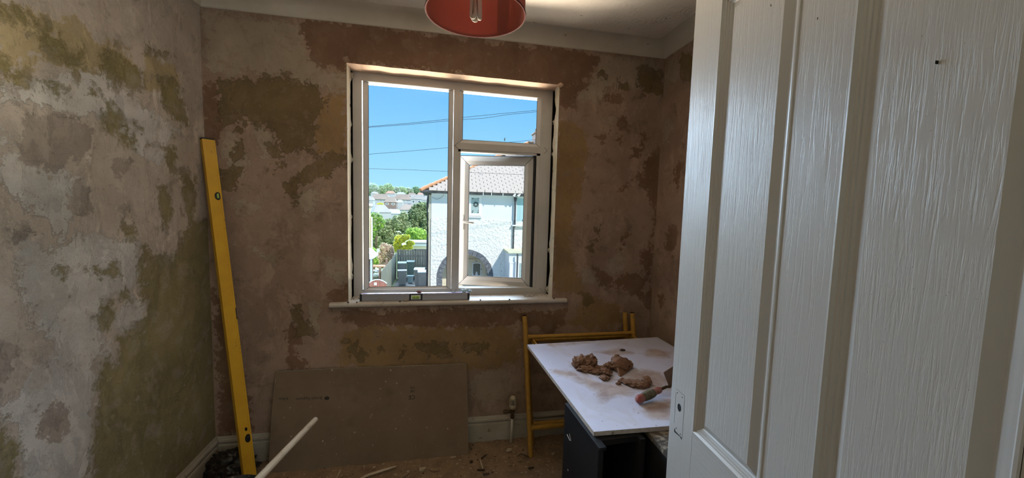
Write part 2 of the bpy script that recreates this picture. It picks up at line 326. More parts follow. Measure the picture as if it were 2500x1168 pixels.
# plastered reveals with broken inner edges, leaving a dark gap against the frame
m_rev = M('cream_reveal_plaster', (.62, .56, .44), (.52, .45, .33), 9, .8, bs=.6, bscale=50, bd=.004, c3=(.16, .11, .07), s3=24, lo3=.66, hi3=.70)
m_head = M('bounce_tinted_reveal_plaster', (.62, .45, .32), (.56, .37, .25), 6, .8, bs=.7, bscale=40, bd=.004, c3=(.2, .12, .07), s3=20, lo3=.68, hi3=.72)  # peach tint of the warm bounce light is put into this plaster
def ragged(name, x, sgn, gaps):
    n = 90; v = []; f = []
    for i in range(n+1):
        z = WZ0-.01+(head(x)+.004-WZ0+.01)*i/n
        d = .078+.010*mnoise.noise(Vector((z*9, sgn*5, 0)))+.006*mnoise.noise(Vector((z*40, sgn*5, 2)))
        for g, a, s_ in gaps: d += a*math.exp(-((z-g)/s_)**2)
        th = .010+.003*mnoise.noise(Vector((z*15, 3, sgn)))
        v += [(x, .0005, z), (x, d, z), (x+sgn*(th+.014), d-.004, z), (x+sgn*.021, .0005, z)]
    for i in range(n):
        for k in range(4): f.append((4*i+k, 4*i+(k+1) % 4, 4*i+4+(k+1) % 4, 4*i+4+k))
    return pyd(name, v, f, m_rev, wall_back)
ragged('left_reveal', WX0, -1, [(1.02, .03, .03), (1.62, .03, .015), (1.80, .03, .012), (2.05, .05, .02)])
ragged('right_reveal', WX1, 1, [(1.95, -.02, .03), (1.76, .022, .03), (1.02, -.022, .05), (1.16, .015, .03), (.88, .02, .02)])
v = []; f = []; n = 60
for i in range(n+1):
    x = WX0-.004+(WX1+.010-WX0)*i/n; wv = .004*mnoise.noise(Vector((x*12, 1, 7)))
    v += [(x, -.002+.3*wv, head(x)+wv*.5), (x, .118, head(x)-.002+wv), (x, .118, head(x)+.03), (x, -.001, head(x)+.012)]
for i in range(n):
    for k in range(4): f.append((4*i+k, 4*i+(k+1) % 4, 4*i+4+(k+1) % 4, 4*i+4+k))
pyd('head_reveal', v, f, m_head, wall_back)
B().blob((WX1+.004, -.002, head(WX1)-.003), .017, 3, .5, 3, 4, (1.1, .7, .8)).done('broken_corner_plaster', m_head, wall_back, True)
B().box(.630, 1.814, .175, .262, 2.062, 2.10).done('outer_head', m_out, wall_back)
m_foam = M('old_filler_foam', (.50, .47, .38), (.30, .26, .19), 60, .9)
for i_, (x_, z_, r_) in enumerate(((.651, 1.61, .010), (.648, 1.80, .008), (.646, .965, .011), (.655, 2.055, .010), (1.792, 1.887, .011), (1.790, 1.70, .008), (1.788, 1.12, .009), (1.786, .875, .012), (.648, 1.30, .007))):
    B().blob((x_, .093, z_), r_, 3, .6, 3, i_+3, (.8, 1, 1.5)).done('filler_lump', m_foam, wall_back, True)
# left / right walls
me = wallgrid('wall_left', 0, 0., lines(-2.3, 0.01, .018), lines(-.02, HC+.02, .018), LEFT, m_left)
wall_left = struct(link('wall_left', me, m_left))
me = wallgrid('wall_left_far', 0, 0., lines(-3.75, -2.3, .1), lines(-.02, HC+.02, .1), {}, m_left)
o = link('plain_stretch', me, m_left, wall_left)
me = wallgrid('wall_right', 0, W, lines(-2.06, 0.01, .018), lines(-.02, HC+.02, .018), RIGHT, m_back, flip=True)
wall_right = struct(link('wall_right', me, m_back))
m_wh = M('landing_wall_paint', (.62, .58, .52), rough=.8)
struct(B().box(-.1, W+.1, -3.86, -3.75, 0, 2.4).done('wall_front', m_wh))
# floor: boards under dust, heaped with grit
m_fl = M('dusty_floor', (.30, .205, .125), (.20, .135, .085), 14, .95, bs=1, bscale=55, bd=.008, c3=(.40, .31, .21), s3=50, lo3=.60, hi3=.64)
us = lines(-.02, W+.02, .02); ys = lines(-1.2, .02, .02); v = []; f = []
def fz(x, y): return .007*mnoise.noise(Vector((x*9, y*9, 0)))+.005*mnoise.noise(Vector((x*28, y*28, 4)))+.004*max(0, mnoise.noise(Vector((x*60, y*60, 8))))
for y in ys:
    for x in us: v.append((x, y, fz(x, y)-.001))
nu = len(us)
for j in range(len(ys)-1):
    for i in range(nu-1): f.append((j*nu+i, j*nu+i+1, (j+1)*nu+i+1, (j+1)*nu+i))
floor = struct(pyd('floor', v, f, m_fl, None, True))
B().box(-.1, W+.1, -3.86, -1.2, -.06, 0).done('floor_board_area', m_fl, floor)
# ceiling with swirled texture
m_ce, nt, p = base('swirl_textured_ceiling', .9, 0, .2)
n1 = tex(nt, 5, 6); p.inputs['Base Color'].default_value = (.62, .56, .48, 1)
c_ = nd(nt, 'TexCoord'); vo = nd(nt, 'TexVoronoi', feature='F1', distance='EUCLIDEAN'); vo.inputs['Scale'].default_value = 7.5
nt.links.new(c_.outputs['Object'], vo.inputs['Vector'])
sn = mth(nt, 'SINE', mth(nt, 'MULTIPLY', vo.outputs['Distance'], 42.)); fade = mapr(nt, vo.outputs['Distance'], .2, .62, 1, 0)
n5 = tex(nt, 70, 5)
brk = mapr(nt, tex(nt, 9, 4, loc=(4, 4, 4)), .45, .55)
hh = mth(nt, 'ADD', mth(nt, 'MULTIPLY', mth(nt, 'MULTIPLY', sn, fade), mth(nt, 'MULTIPLY', brk, .35)), mth(nt, 'MULTIPLY', n5, .6))
bump(nt, p, hh, .9, .005)
spk = mapr(nt, tex(nt, 38, 3, .5, loc=(9, 1, 0)), .735, .75)
nt.links.new(mixc(nt, spk, mixc(nt, mapr(nt, n1, .35, .65), (.76, .70, .61), (.68, .615, .53)), (.06, .05, .04)), p.inputs['Base Color'])
m_cove = M('cream_coving', (.58, .53, .45), (.50, .45, .37), 4, .85, bs=.4, bscale=60, bd=.002, c3=(.22, .18, .13), s3=18, lo3=.68, hi3=.74)
struct(B().box(-.1, W+.1, -3.86, .05, ZC, ZC+.08).done('ceiling', m_ce))
def cove(name, P0, P1, nrm, parent=None):
    """quarter-hollow coving from P0 to P1 with mitred ends; nrm points into the room"""
    d = (Vector(P1)-Vector(P0)).normalized(); n_ = Vector(nrm); prof = []
    for k in range(9):
        a = math.pi/2*k/8; prof.append((.008+(RC-.008)*(1-math.cos(a)), .008+(ZC-HC-.012)*math.sin(a)))
    prof = [(0.001, 0), (.008, 0)]+prof+[(RC, ZC-HC-.004), (RC+.004, ZC-HC-.002), (RC+.004, ZC-HC+.002)]
    v = []; f = []; m_ = len(prof)
    for P, sg in ((Vector(P0), 1), (Vector(P1), -1)):
        for q, z in prof: v.append(P+n_*q+d*(sg*q)+Vector((0, 0, z)))
    for k in range(m_-1): f.append((k, k+1, m_+k+1, m_+k))
    return struct(pyd(name, v, f, m_cove, parent, True))
cove('trim_1', (0, 0, HC), (W, 0, HC), (0, -1, 0))
cove('trim_2', (W, 0, HC), (W, -2.06, HC), (-1, 0, 0))
cove('trim_3', (0, -3.75, HC), (0, 0, HC), (1, 0, 0))
# the nib of wall that carries the door hinges
struct(B().box(1.815, W+.1, -2.10, -2.01, 0, ZC).done('wall_nib', m_wh))
# skirting boards: moulded top
m_sk = M('dusty_skirting_paint', (.40, .37, .31), (.33, .295, .235), 7, .7, bs=.4, bscale=50, bd=.002, c3=(.16, .12, .085), s3=16, lo3=.62, hi3=.70)
def skirt(name, P0, P1, nrm):
    d = (Vector(P1)-Vector(P0)).normalized(); n_ = Vector(nrm)
    prof = [(0.0, .1463), (.006, .1463), (.009, .138), (.010, .134), (.017, .131), (.019, .122), (.016, .114), (.013, .110), (.0135, .106), (.018, .104), (.019, .100), (.019, -.02), (0, -.02)]
    v = []; f = []; m_ = len(prof)
    for P, sg in ((Vector(P0), 1), (Vector(P1), -1)):
        for q, z in prof: v.append(P+n_*(q-.001)+d*(sg*q)+Vector((0, 0, z)))
    for k in range(m_-1): f.append((k, k+1, m_+k+1, m_+k))
    o = struct(pyd(name, v, f, m_sk)); return o
skirt('baseboard_back', (0, 0, 0), (W, 0, 0), (0, -1, 0)); skirt('baseboard_left', (0, -3.75, 0), (0, 0, 0), (1, 0, 0)); skirt('baseboard_right', (W, 0, 0), (W, -2.01, 0), (-1, 0, 0))

# ------------------------------------------------------------------ window
m_up = M('white_upvc', (.50, .485, .465), (.44, .42, .39), 3, .35, spec=.4, c3=(.33, .28, .22), s3=14, lo3=.66, hi3=.80)
m_gk = M('black_gasket', (.012, .012, .014), rough=.6)
m_gl, nt, p = base('window_glass'); nt.nodes.remove(p)
out = nt.nodes['Material Output']; tr = nd(nt, 'BsdfTransparent'); gs = nd(nt, 'BsdfGlossy'); gs.inputs['Roughness'].default_value = .02; mx = nd(nt, 'MixShader'); fr = nd(nt, 'Fresnel'); fr.inputs[0].default_value = 1.3
tr.inputs[0].default_value = (.97, .98, .975, 1)
nt.links.new(fr.outputs[0], mx.inputs[0]); nt.links.new(tr.outputs[0], mx.inputs[1]); nt.links.new(gs.outputs[0], mx.inputs[2]); nt.links.new(mx.outputs[0], out.inputs[0])
win = struct(empty('window_1', (1.22, .115, .846)))
def inwin(o): o.parent = win; o.location -= Vector(win.location); return o
FY = .115
HD, HDR = 2.088, 2.076
inwin(B().ring([(.03, .062), (.0, .06), (0, 0), (.046, 0), (.048, .003), (.048, .060)], .655, 1.784, .838, HD, FY, zr=HDR).done('outer_frame', m_up))
inwin(B().box(1.199, 1.228, FY+.0005, FY+.06, .88, 2.04).done('mullion', m_up))
inwin(B().box(1.228, 1.740, FY+.0005, FY+.06, 1.703, 1.740).done('transom', m_up))
inwin(B().box(1.228, 1.243, FY+.004, FY+.058, .884, 1.704).done('mullion_lip', m_up))
inwin(B().box(1.697, 1.742, FY+.004, FY+.058, .884, 1.704).done('jamb_lip', m_up))
inwin(B().box(1.228, 1.742, FY+.004, FY+.058, 1.690, 1.704).done('transom_lip', m_up))
inwin(B().box(1.228, 1.742, FY+.004, FY+.058, .872, .884).done('bottom_lip', m_up))
bead = [(-.001, .002), (.004, .002), (.024, .019), (.024, .030)]
inwin(B().box(1.7185, 1.746, FY+.0006, FY+.06, .88, 2.062).done('jamb_cover', m_up))
G1 = (.708, 1.197, .871, 2.069); G2 = (1.228, 1.719, 1.736, 2.060)
inwin(B().ring(bead, *G1, FY, zr=2.067).done('left_glazing_bead', m_up)); inwin(B().ring(bead, *G2, FY, zr=2.056).done('right_glazing_bead', m_up))
inwin(B().ring([(.0, .0), (.003, 0)], G1[0]+.0235, G1[1]-.0235, G1[2]+.0235, G1[3]-.0235, FY+.0205, zr=2.067-.0235).done('left_gasket', m_gk))
inwin(B().ring([(.0, .0), (.003, 0)], G2[0]+.0235, G2[1]-.0235, G2[2]+.0235, G2[3]-.0235, FY+.0205, zr=2.056-.0235).done('right_gasket', m_gk))
inwin(B().box(G1[0]+.02, G1[1]-.02, FY+.030, FY+.034, G1[2]+.02, G1[3]-.02).done('fixed_pane', m_gl))
inwin(B().box(G2[0]+.02, G2[1]-.02, FY+.030, FY+.034, G2[2]+.02, 2.04).done('upper_pane', m_gl))
# mitre joints
b = B()
def mit(a, c, wd=.0016, y=FY-.0006):
    a = Vector((a[0], y, a[1])); c = Vector((c[0], y, c[1])); d = (c-a).normalized(); q = Vector((-d.z, 0, d.x))*wd/2
    b.prism([a-q, a+q, c+q, c-q], (0, .0009, 0))
mit((.701, .884), (.712, .876)); mit((1.196, .880), (1.2135, .848)); mit((1.229, .880), (1.2135, .848)); mit((1.229, 1.703), (1.208, 1.7215)); mit((1.229, 1.740), (1.208, 1.7215)); mit((1.199, 1.7215), (1.208, 1.7215))
mit((1.742, 1.703), (1.760, 1.7215)); mit((1.742, 1.740), (1.760, 1.7215)); mit((1.742, .882), (1.757, .862))
inwin(b.done('mitre_joint', m_gk))
b = B()
for (x0, x1, z0, z1) in (G1, G2):
    for (x, z, sx_, sz_) in ((x0, z0, 1, 1), (x1, z0, -1, 1), (x0, z1, 1, -1), (x1, z1, -1, -1)):
        if z1 > 2.04 and sz_ < 0: z -= .002 if x < 1 else .004
        a = Vector((x+sx_*.004, FY+.0012, z+sz_*.004)); c = Vector((x+sx_*.024, FY+.0182, z+sz_*.024)); q = Vector((-sx_*sz_*.0007, 0, .0007))
        b.prism([a-q, a+q, c+q, c-q], (0, .001, 0))
inwin(b.done('bead_mitre', m_gk))
# opening casement, hinged on the right and pushed outwards
SW, SZ0, SZ1, TH = .452, .880, 1.684, math.radians(16)
sash = B().ring([(.0, .050), (.0, .0), (.030, 0), (.033, .002), (.052, .016), (.052, .026)], -SW, 0, SZ0, SZ1, 0).ring([(0, .05), (.05, .05)], -SW, 0, SZ0, SZ1, 0).done('casement_sash', m_up)
sash.location = (1.683, .140, 0); sash.rotation_euler[2] = -TH; inwin(sash)
B().ring([(0, 0), (.003, 0)], -SW+.0515, -.0515, SZ0+.0515, SZ1-.0515, .0165).done('sash_gasket', m_gk, sash)
B().ring([(0, 0), (0, .016), (.004, .016)], -SW-.006, .006, SZ0-.006, SZ1+.006, .018).done('weather_seal', m_gk, sash)
B().box(-SW+.05, -.05, .026, .030, SZ0+.05, SZ1-.05).done('sash_pane', m_gl, sash)
b = B()
for (x, z, sx_, sz_) in ((-SW, SZ0, 1, 1), (0, SZ0, -1, 1), (-SW, SZ1, 1, -1), (0, SZ1, -1, -1)):
    a = Vector((x, -.0006, z)); c = Vector((x+sx_*.031, -.0006, z+sz_*.031)); e_ = Vector((x+sx_*.052, .0150, z+sz_*.052)); q = Vector((-sx_*sz_*.0007, 0, .0007))
    b.prism([a-q, a+q, c+q, c-q], (0, .001, 0)); b.prism([c-q, c+q, e_+q, e_-q], (0, .001, 0))
b.done('sash_mitre', m_gk, sash)
b = B().box(-SW+.012, -SW+.030, -.009, 0, 1.230, 1.320, .003); b.tube([(-SW+.021, -.008, 1.280), (-SW+.021, -.030, 1.280), (-SW+.024, -.040, 1.280), (-SW+.040, -.043, 1.278), (-SW+.100, -.043, 1.274)], .0065, 10, rr=[.008, .008, .0075, .0068, .006])
b.done('handle', m_up, sash, angle=40)
struct(B().box(1.6845, 1.6955, .120, .17, .884, 1.688).done('hinge_gap_shade', m_gk, win)).location = -Vector(win.location)  # black strip standing in for the shade of the gap at the hinges
# sill board with rounded nose
m_sill = M('cream_sill_paint', (.50, .46, .41), (.43, .38, .32), 6, .45, spec=.45, bs=.3, bscale=40, bd=.002, c3=(.22, .17, .13), s3=40, lo3=.68, hi3=.72)
pr = [(.13, WZ0), (-.02, WZ0)]+[(-.02-.013*math.sin(t), .833+.013*math.cos(t)) for t in [math.pi*k/8 for k in range(1, 8)]]+[(-.02, .820), (.13, .820)]
v = []; f = []
for x, g in ((.566, 1), (1.869, 1)):
    for y, z in pr: v.append((x, y, z))
m_ = len(pr)
for k in range(m_): f.append((k, (k+1) % m_, m_+(k+1) % m_, m_+k))
f += [tuple(range(m_)), tuple(range(2*m_-1, m_-1, -1))]
# the board is notched to the reveal: only the nose runs past the opening
b = B()
b.prism([(.652, y, z) for y, z in pr], (1.135, 0, 0))
for x0, x1 in ((.562, .0895), (1.7875, .085)): b.prism([(x0, min(y, .001), z) for y, z in pr], (x1, 0, 0))
sill = struct(b.done('trim_4', m_sill, None, angle=35))
bmesh_ = None
sill.name = 'window_sill'; sill.parent = win; sill.location = -Vector(win.location)
# ------------------------------------------------------------------ door, standing open
def grain(name, st, horiz=False, cath=False):
    m, nt, p = base(name, .36, 0, .5); p.inputs['Base Color'].default_value = (.43, .42, .40, 1)
    warp = tex(nt, 2.2, 2, .5, 0)
    a = tex(nt, 1., 4, .62, .9, stretch=st); b_ = tex(nt, 1., 3, .6, .4, stretch=tuple(q*2.3 for q in st), loc=(4, 4, 4))
    h = mth(nt, 'ADD', mapr(nt, a, .34, .50), mth(nt, 'MULTIPLY', b_, .35))
    if cath:
        c = nd(nt, 'TexCoord'); mp = nd(nt, 'Mapping'); nt.links.new(c.outputs['Object'], mp.inputs[0]); mp.inputs['Scale'].default_value = (9, 1, 1.1); mp.inputs['Location'].default_value = (-4.5, 0, -.9)
        wv = nd(nt, 'TexWave', wave_type='RINGS'); wv.inputs['Scale'].default_value = 2.2; wv.inputs['Distortion'].default_value = 4; wv.inputs['Detail'].default_value = 3; nt.links.new(mp.outputs[0], wv.inputs[0])
        h = mth(nt, 'ADD', h, mth(nt, 'MULTIPLY', mth(nt, 'MULTIPLY', mapr(nt, wv.outputs[0], .0, .3), mapr(nt, b_, .42, .5)), .5))
    bump(nt, p, h, .27, .0011)
    col = mixc(nt, mapr(nt, tex(nt, 260, 2, .5, loc=(1, 2, 3)), .74, .76), (.43, .42, .40), (.22, .19, .16)); nt.links.new(col, p.inputs['Base Color'])
    return m
m_dv = grain('woodgrain_white_paint', (150, 150, 7)); m_dh = grain('woodgrain_white_paint_crosswise', (7, 150, 150)); m_dp = grain('woodgrain_white_panel', (110, 110, 6), cath=True)
m_dm = M('white_moulding_paint', (.43, .42, .40), rough=.34, spec=.5)
m_hole = M('bare_dark_hole', (.01, .01, .01), rough=.9)
m_pencil = M('dark_scored_line', (.10, .10, .11), rough=.9)
TD = -.079; DW, DH = .762, 1.981
door = struct(empty('door_1', (1.766, -1.214, .006), math.atan2(-math.cos(TD), math.sin(TD))))
s_, p_, mm = .108, .223, .100
for x0, x1 in ((0, s_), (DW-s_, DW)): B().box(x0, x1, 0, .035, 0, DH, .0012).done('stile', m_dv, door)
for z0, z1 in ((0, .20), (.60, .814), (1.859, DH)): B().box(s_, DW-s_, .0002, .0348, z0, z1).done('rail', m_dh, door)
for z0, z1 in ((.20, .60), (.814, 1.859)): B().box(s_+p_, s_+p_+mm, .0001, .0349, z0, z1).done('mullion', m_dv, door)
mprof = [(0, 0), (.0012, -.0022), (.0042, -.0026), (.006, -.0005), (.0085, .0030), (.0125, .0036), (.0135, .0058), (.0175, .0066), (.0185, .0090), (.0225, .0105), (.0245, .0125), (.0275, .0125), (.0405, .0045), (.0425, .0032)]
for x0 in (s_, s_+p_+mm):
    for z0, z1 in ((.20, .60), (.814, 1.859)):
        i = .0425; b = B(); q = [b.bm.verts.new(c) for c in ((x0+i, .0032, z0+i), (x0+p_-i, .0032, z0+i), (x0+p_-i, .0032, z1-i), (x0+i, .0032, z1-i))]; b.bm.faces.new(q)
        b.box(x0+.002, x0+p_-.002, .014, .034, z0+.002, z1-.002)
        pn = b.done('panel', m_dp, door)
        B().ring(mprof, x0, x0+p_, z0, z1).done('panel_moulding', m_dm, pn)
def dpt(x, y):   # photo pixel -> door face coordinates
    n_ = Vector((-math.cos(TD), -math.sin(TD), 0)); P0 = Vector((1.766, -1.214, 0)); d = Vector(ray(x, y)); c = Vector(CAM)
    P = c+d*((P0-c).dot(n_)/d.dot(n_)); return (P-P0).dot(Vector((math.sin(TD), -math.cos(TD), 0))), P.z-.006
hx, hz = dpt(1658.5, 996)
v = [(hx+.0085*math.cos(t), -.0004, hz+.0105*math.sin(t)) for t in [2*math.pi*k/20 for k in range(20)]]
B().prism(v, (0, .002, 0)).done('spindle_hole', m_hole, door)
for px in ((1654, 960), (1666, 971), (1651, 1046), (1661, 1061)):
    x, z = dpt(*px); B().prism([(x+.0016*math.cos(t), -.0004, z+.0018*math.sin(t)) for t in [math.pi*k/4 for k in range(8)]], (0, .002, 0)).done('screw_hole', m_hole, door)
b = B()
(xa, za), (xb, zb) = dpt(1651, 950), dpt(1665, 1072)
for x0, x1, z0, z1 in ((xa, xb, za, za+.0008), (xb, xb+.0007, zb, za), (xa, xa+.0006, zb+.02, za-.01)): b.box(x0, x1, -.0003, .001, z0, z1)
b.done('backplate_outline', m_pencil, door)
b = B(); x0, z0 = dpt(1646, 1053); x1, z1 = dpt(1664, 1071)
b.prism([(x0, -.0004, z0+.004), (x0+.003, -.0004, z0+.010), (x0+.0045, -.0004, z0+.003), (x1, -.0004, z1+.002), (x1, -.0004, z1-.004), (x1-.006, -.0004, z1), (x0+.001, -.0004, z0-.002)], (0, .001, 0))
b.done('chipped_gouge', m_hole, door)
for px in ((1882, 13), (1996, 45), (2285, 152)):
    x, z = dpt(*px); B().prism([(x+.0005*math.cos(t), -.0006 if px[0] > 2100 else -.0004, z+.0022*math.sin(t)) for t in [math.pi*k/4 for k in range(8)]], (0, .004 if px[0] > 2100 else .001, 0)).done('paint_nick', m_hole, door)
# door lining on the hinge side
struct(B().box(1.765, 1.815, -2.12, -1.995, 0, 2.02).done('trim_5', m_dm))

# ------------------------------------------------------------------ pendant lamp
m_red, nt, p = base('red_lampshade_fabric', .75, 0, .3)
p.inputs['Base Color'].default_value = (.30, .095, .07, 1); tl = nd(nt, 'BsdfTranslucent'); tl.inputs[0].default_value = (.36, .12, .09, 1); mx = nd(nt, 'MixShader'); mx.inputs[0].default_value = .42
out = nt.nodes['Material Output']; nt.links.new(p.outputs[0], mx.inputs[1]); nt.links.new(tl.outputs[0], mx.inputs[2]); nt.links.new(mx.outputs[0], out.inputs[0])
m_rim = M('dark_red_rim_tape', (.07, .005, .006), rough=.6)
m_bulb = M('unlit_white_tube', (.40, .35, .29), rough=.6, spec=.2); m_wp = M('white_plastic', (.6, .58, .54), rough=.4)
LC = Vector((1.221, -1.0, 1.914))
lamp = tag(empty('pendant_lamp', (LC.x, LC.y, ZC)), 'red fabric drum lampshade with an unlit stick bulb hanging from the ceiling', 'lamp')
def hang(o, par=lamp): o.parent = par; o.location = o.location-Vector((LC.x, LC.y, ZC)); return o
shade = hang(B().lathe([(.1400, .001), (.1392, .21), (.1378, .21), (.1386, .001)], LC, 64, closed=True).done('lamp_shade', m_red, None, angle=40))
r_ = B().lathe([(.1414+.0012*math.cos(a), .0035+.0036*math.sin(a)) if True else 0 for a in [2*math.pi*k/8 for k in range(8)]], LC, 64, closed=True).done('rim', m_rim, None, True); r_.parent = shade; r_.matrix_parent_inverse = Matrix.Translation(-shade.location) if False else Matrix.Identity(4)
b = B().lathe([(.026, .150), (.030, .150), (.030, .154), (.026, .154)], LC, 20, closed=True)
for k in range(3):
    a = 2*math.pi*k/3+.4; b.tube([LC+Vector((.028*math.cos(a), .028*math.sin(a), .152)), LC+Vector((.139*math.cos(a), .139*math.sin(a), .19))], .0018, 6)
sp = b.done('spider', m_wp, None, True); sp.parent = shade
seam = B().box(LC.x+.02, LC.x+.045, LC.y+.1345, LC.y+.1372, LC.z+.006, LC.z+.208).done('seam', m_red, None); seam.parent = shade
# glued overlap of the fabric, following the drum
bpy.data.objects.remove(seam)
b = B(); v0 = []
for k in range(9):
    a = math.radians(38+2.2*k); v0.append((b.bm.verts.new(LC+Vector((.1375*math.cos(a), .1375*math.sin(a), .004))), b.bm.verts.new(LC+Vector((.1375*math.cos(a), .1375*math.sin(a), .207)))))
for k in range(8): b.bm.faces.new((v0[k][0], v0[k+1][0], v0[k+1][1], v0[k][1]))
sm_ = b.done('seam', m_red, None, True); sm_.parent = shade
hang(B().lathe([(0, .21), (.017, .21), (.019, .20), (.019, .165), (.024, .160), (.024, .150), (.018, .146), (.018, .135), (0, .135)], LC, 24).done('lamp_holder', m_wp, None, angle=40))
BZ = on(1158, 47, 1, -1.0).z-LC.z
b = B()
bl = B().lathe([(0, .150), (.021, .150), (.023, .143), (.022, .108), (.017, .100), (0, .100)], LC, 20)
tubes = bl.done('bulb', m_bulb, None, angle=40)
for k in range(3):
    a = math.radians(100+120*k); c = LC+Vector((.0105*math.cos(a), .0105*math.sin(a), 0)); t_ = Vector((-math.sin(a), math.cos(a), 0))*.0072
    pts = [c+t_+Vector((0, 0, .105)), c+t_+Vector((0, 0, BZ+.012))]+[c+t_*math.cos(q)+Vector((0, 0, BZ+.012-.010*math.sin(q))) for q in [math.pi*j/6 for j in range(1, 6)]]+[c-t_+Vector((0, 0, BZ+.012)), c-t_+Vector((0, 0, .105))]
    tb = B().tube(pts, .0058, 10).done('tube', m_bulb, tubes, True)
hang(tubes)
for o in tubes.children: pass
hang(B().tube([LC+Vector((0, 0, .205)), Vector((LC.x, LC.y, ZC-.02))], .0032, 8).done('cord', m_wp, None, True))
hang(B().lathe([(0, -.025), (.012, -.025), (.036, -.012), (.040, 0), (0, 0)], (LC.x, LC.y, ZC), 28).done('ceiling_rose', m_wp, None, angle=40))

# ------------------------------------------------------------------ plasterboard leaning under the window
m_pb, nt, p = base('brown_plasterboard_face', .9, 0, .2)
col = mixc(nt, mapr(nt, tex(nt, 4, 5), .35, .65), (.20, .145, .098), (.165, .118, .078))
col = mixc(nt, mapr(nt, tex(nt, 1, 5, .6, .2, stretch=(55, 30, 13)), .66, .72, 0, .45), col, (.42, .36, .29))
col = mixc(nt, mapr(nt, tex(nt, 60, 2, .5, loc=(2, 9, 1)), .72, .75, 0, .8), col, (.55, .48, .38))
col = mixc(nt, mapr(nt, tex(nt, 6, 3, loc=(7, 7, 7)), .56, .7, 0, .5), col, (.12, .085, .055))
nt.links.new(col, p.inputs['Base Color']); bump(nt, p, tex(nt, 120, 3), .2, .001)
m_gy = M('gypsum_core', (.42, .39, .35), (.30, .27, .23), 40, .95)
P0 = Vector((.8, -.024, .487)); PN = Vector((0, -.487, .098)).normalized(); PU = Vector((0, .098, .487)).normalized()
def opl(x, y, off=0.):
    d = Vector(ray(x, y)); c = Vector(CAM); q = P0+PN*off; return c+d*((q-c).dot(PN)/d.dot(PN))
ol = [(672, 908), (760, 904), (900, 898), (1040, 893), (1139, 889), (1141, 960), (1143, 1060), (1144, 1110), (1092, 1116), (1044, 1120), (1038, 1125), (1022, 1129), (1000, 1133), (960, 1138), (935, 1141), (900, 1144), (860, 1149), (800, 1152), (740, 1158), (655, 1166), (658, 1090), (664, 1000)]
pbd = B().prism([opl(*q) for q in ol], -PN*.0095).done('plasterboard_sheet', m_pb)
tag(pbd, 'brown faced plasterboard offcut leaning on the wall below the window', 'plasterboard')
b = B(); tp = [opl(x, y) for x, y in ol[:5]]
for a, c in zip(tp[:-1], tp[1:]): b.prism([a+PU*.0006, c+PU*.0006, c+PU*.0006-PN*.0092, a+PU*.0006-PN*.0092], PU*.0008)
b.done('gypsum_edge', m_gy, pbd)
f1 = [opl(1069, 913, .001), opl(1073, 910, .004), opl(1096, 893, .006), opl(1098, 896, .006), opl(1082, 907, .004)]
B().prism(f1, PN*.0008).done('torn_paper_flap', m_pb, pbd)
m_ink = M('faded_black_print', (.035, .03, .028), rough=.9)
def text(s, size, origin, xd, yd, m, parent, name, ext=.0002, align='LEFT', bold=0.):
    cu = bpy.data.curves.new(name, 'FONT'); cu.body = s; cu.size = size; cu.extrude = ext; cu.offset = bold; cu.align_x = align; cu.resolution_u = 3
    t = bpy.data.objects.new('t', cu); me = bpy.data.meshes.new_from_object(t); bpy.data.objects.remove(t)
    xd = Vector(xd).normalized(); yd = Vector(yd).normalized(); n_ = xd.cross(yd); o_ = Vector(origin)
    me.transform(Matrix(((xd.x, yd.x, n_.x, o_.x), (xd.y, yd.y, n_.y, o_.y), (xd.z, yd.z, n_.z, o_.z), (0, 0, 0, 1))))
    me.materials.clear(); return link(name, me, m, parent)
X_ = (opl(1139, 889)-opl(672, 908)).normalized()
B().prism([opl(798, 973, .0003)+X_*.0125*math.cos(t)+PU*.0095*math.sin(t) for t in [2*math.pi*k/20 for k in range(20)]], PN*.0002).done('printed_roundel', m_ink, pbd)
text('British Gypsum', .0205, opl(787, 969, .0004), -X_, -PU, m_ink, pbd, 'printed_lettering')
text('4.8ou', .020, opl(704, 971, .0004), -X_, -PU, m_ink, pbd, 'printed_lettering')
text('CE', .030, opl(1014, 966, .0004), -X_, -PU, m_ink, pbd, 'printed_lettering', bold=.0003)
text('UK', .017, opl(1012, 953.5, .0004), -X_, -PU, m_ink, pbd, 'printed_lettering', bold=.0003)
text('CA', .017, opl(1012, 945, .0004), -X_, -PU, m_ink, pbd, 'printed_lettering', bold=.0003)

# ------------------------------------------------------------------ tall yellow box level in the corner
m_yl = M('worn_yellow_paint', (.62, .36, .022), (.55, .30, .018), 9, .42, spec=.45, c3=(.34, .19, .03), s3=60, lo3=.64, hi3=.72)
m_bk = M('black_plastic', (.012, .012, .013), rough=.45, spec=.4)
m_vial = M('green_vial_fluid', (.35, .55, .12), rough=.1, spec=.6)
T_ = Vector((.026, -.031, 1.662)); Bt = Vector((.238, -.190, .012)); zx = (T_-Bt).normalized(); LL = (T_-Bt).length
ya = -(Vector((.74, -.67, 0))-zx*Vector((.74, -.67, 0)).dot(zx)).normalized(); xa = ya.cross(zx).normalized()
LM = Matrix(((xa.x, ya.x, zx.x, Bt.x), (xa.y, ya.y, zx.y, Bt.y), (xa.z, ya.z, zx.z, Bt.z), (0, 0, 0, 1)))
lev = tag(empty('spirit_level'), 'tall yellow spirit level leaning in the left corner of the room', 'spirit level', )
lev.matrix_world = LM
hw, ht = .026, .0125
b = B().box(-hw, hw, -ht, ht, 0, LL-.004, .0015)
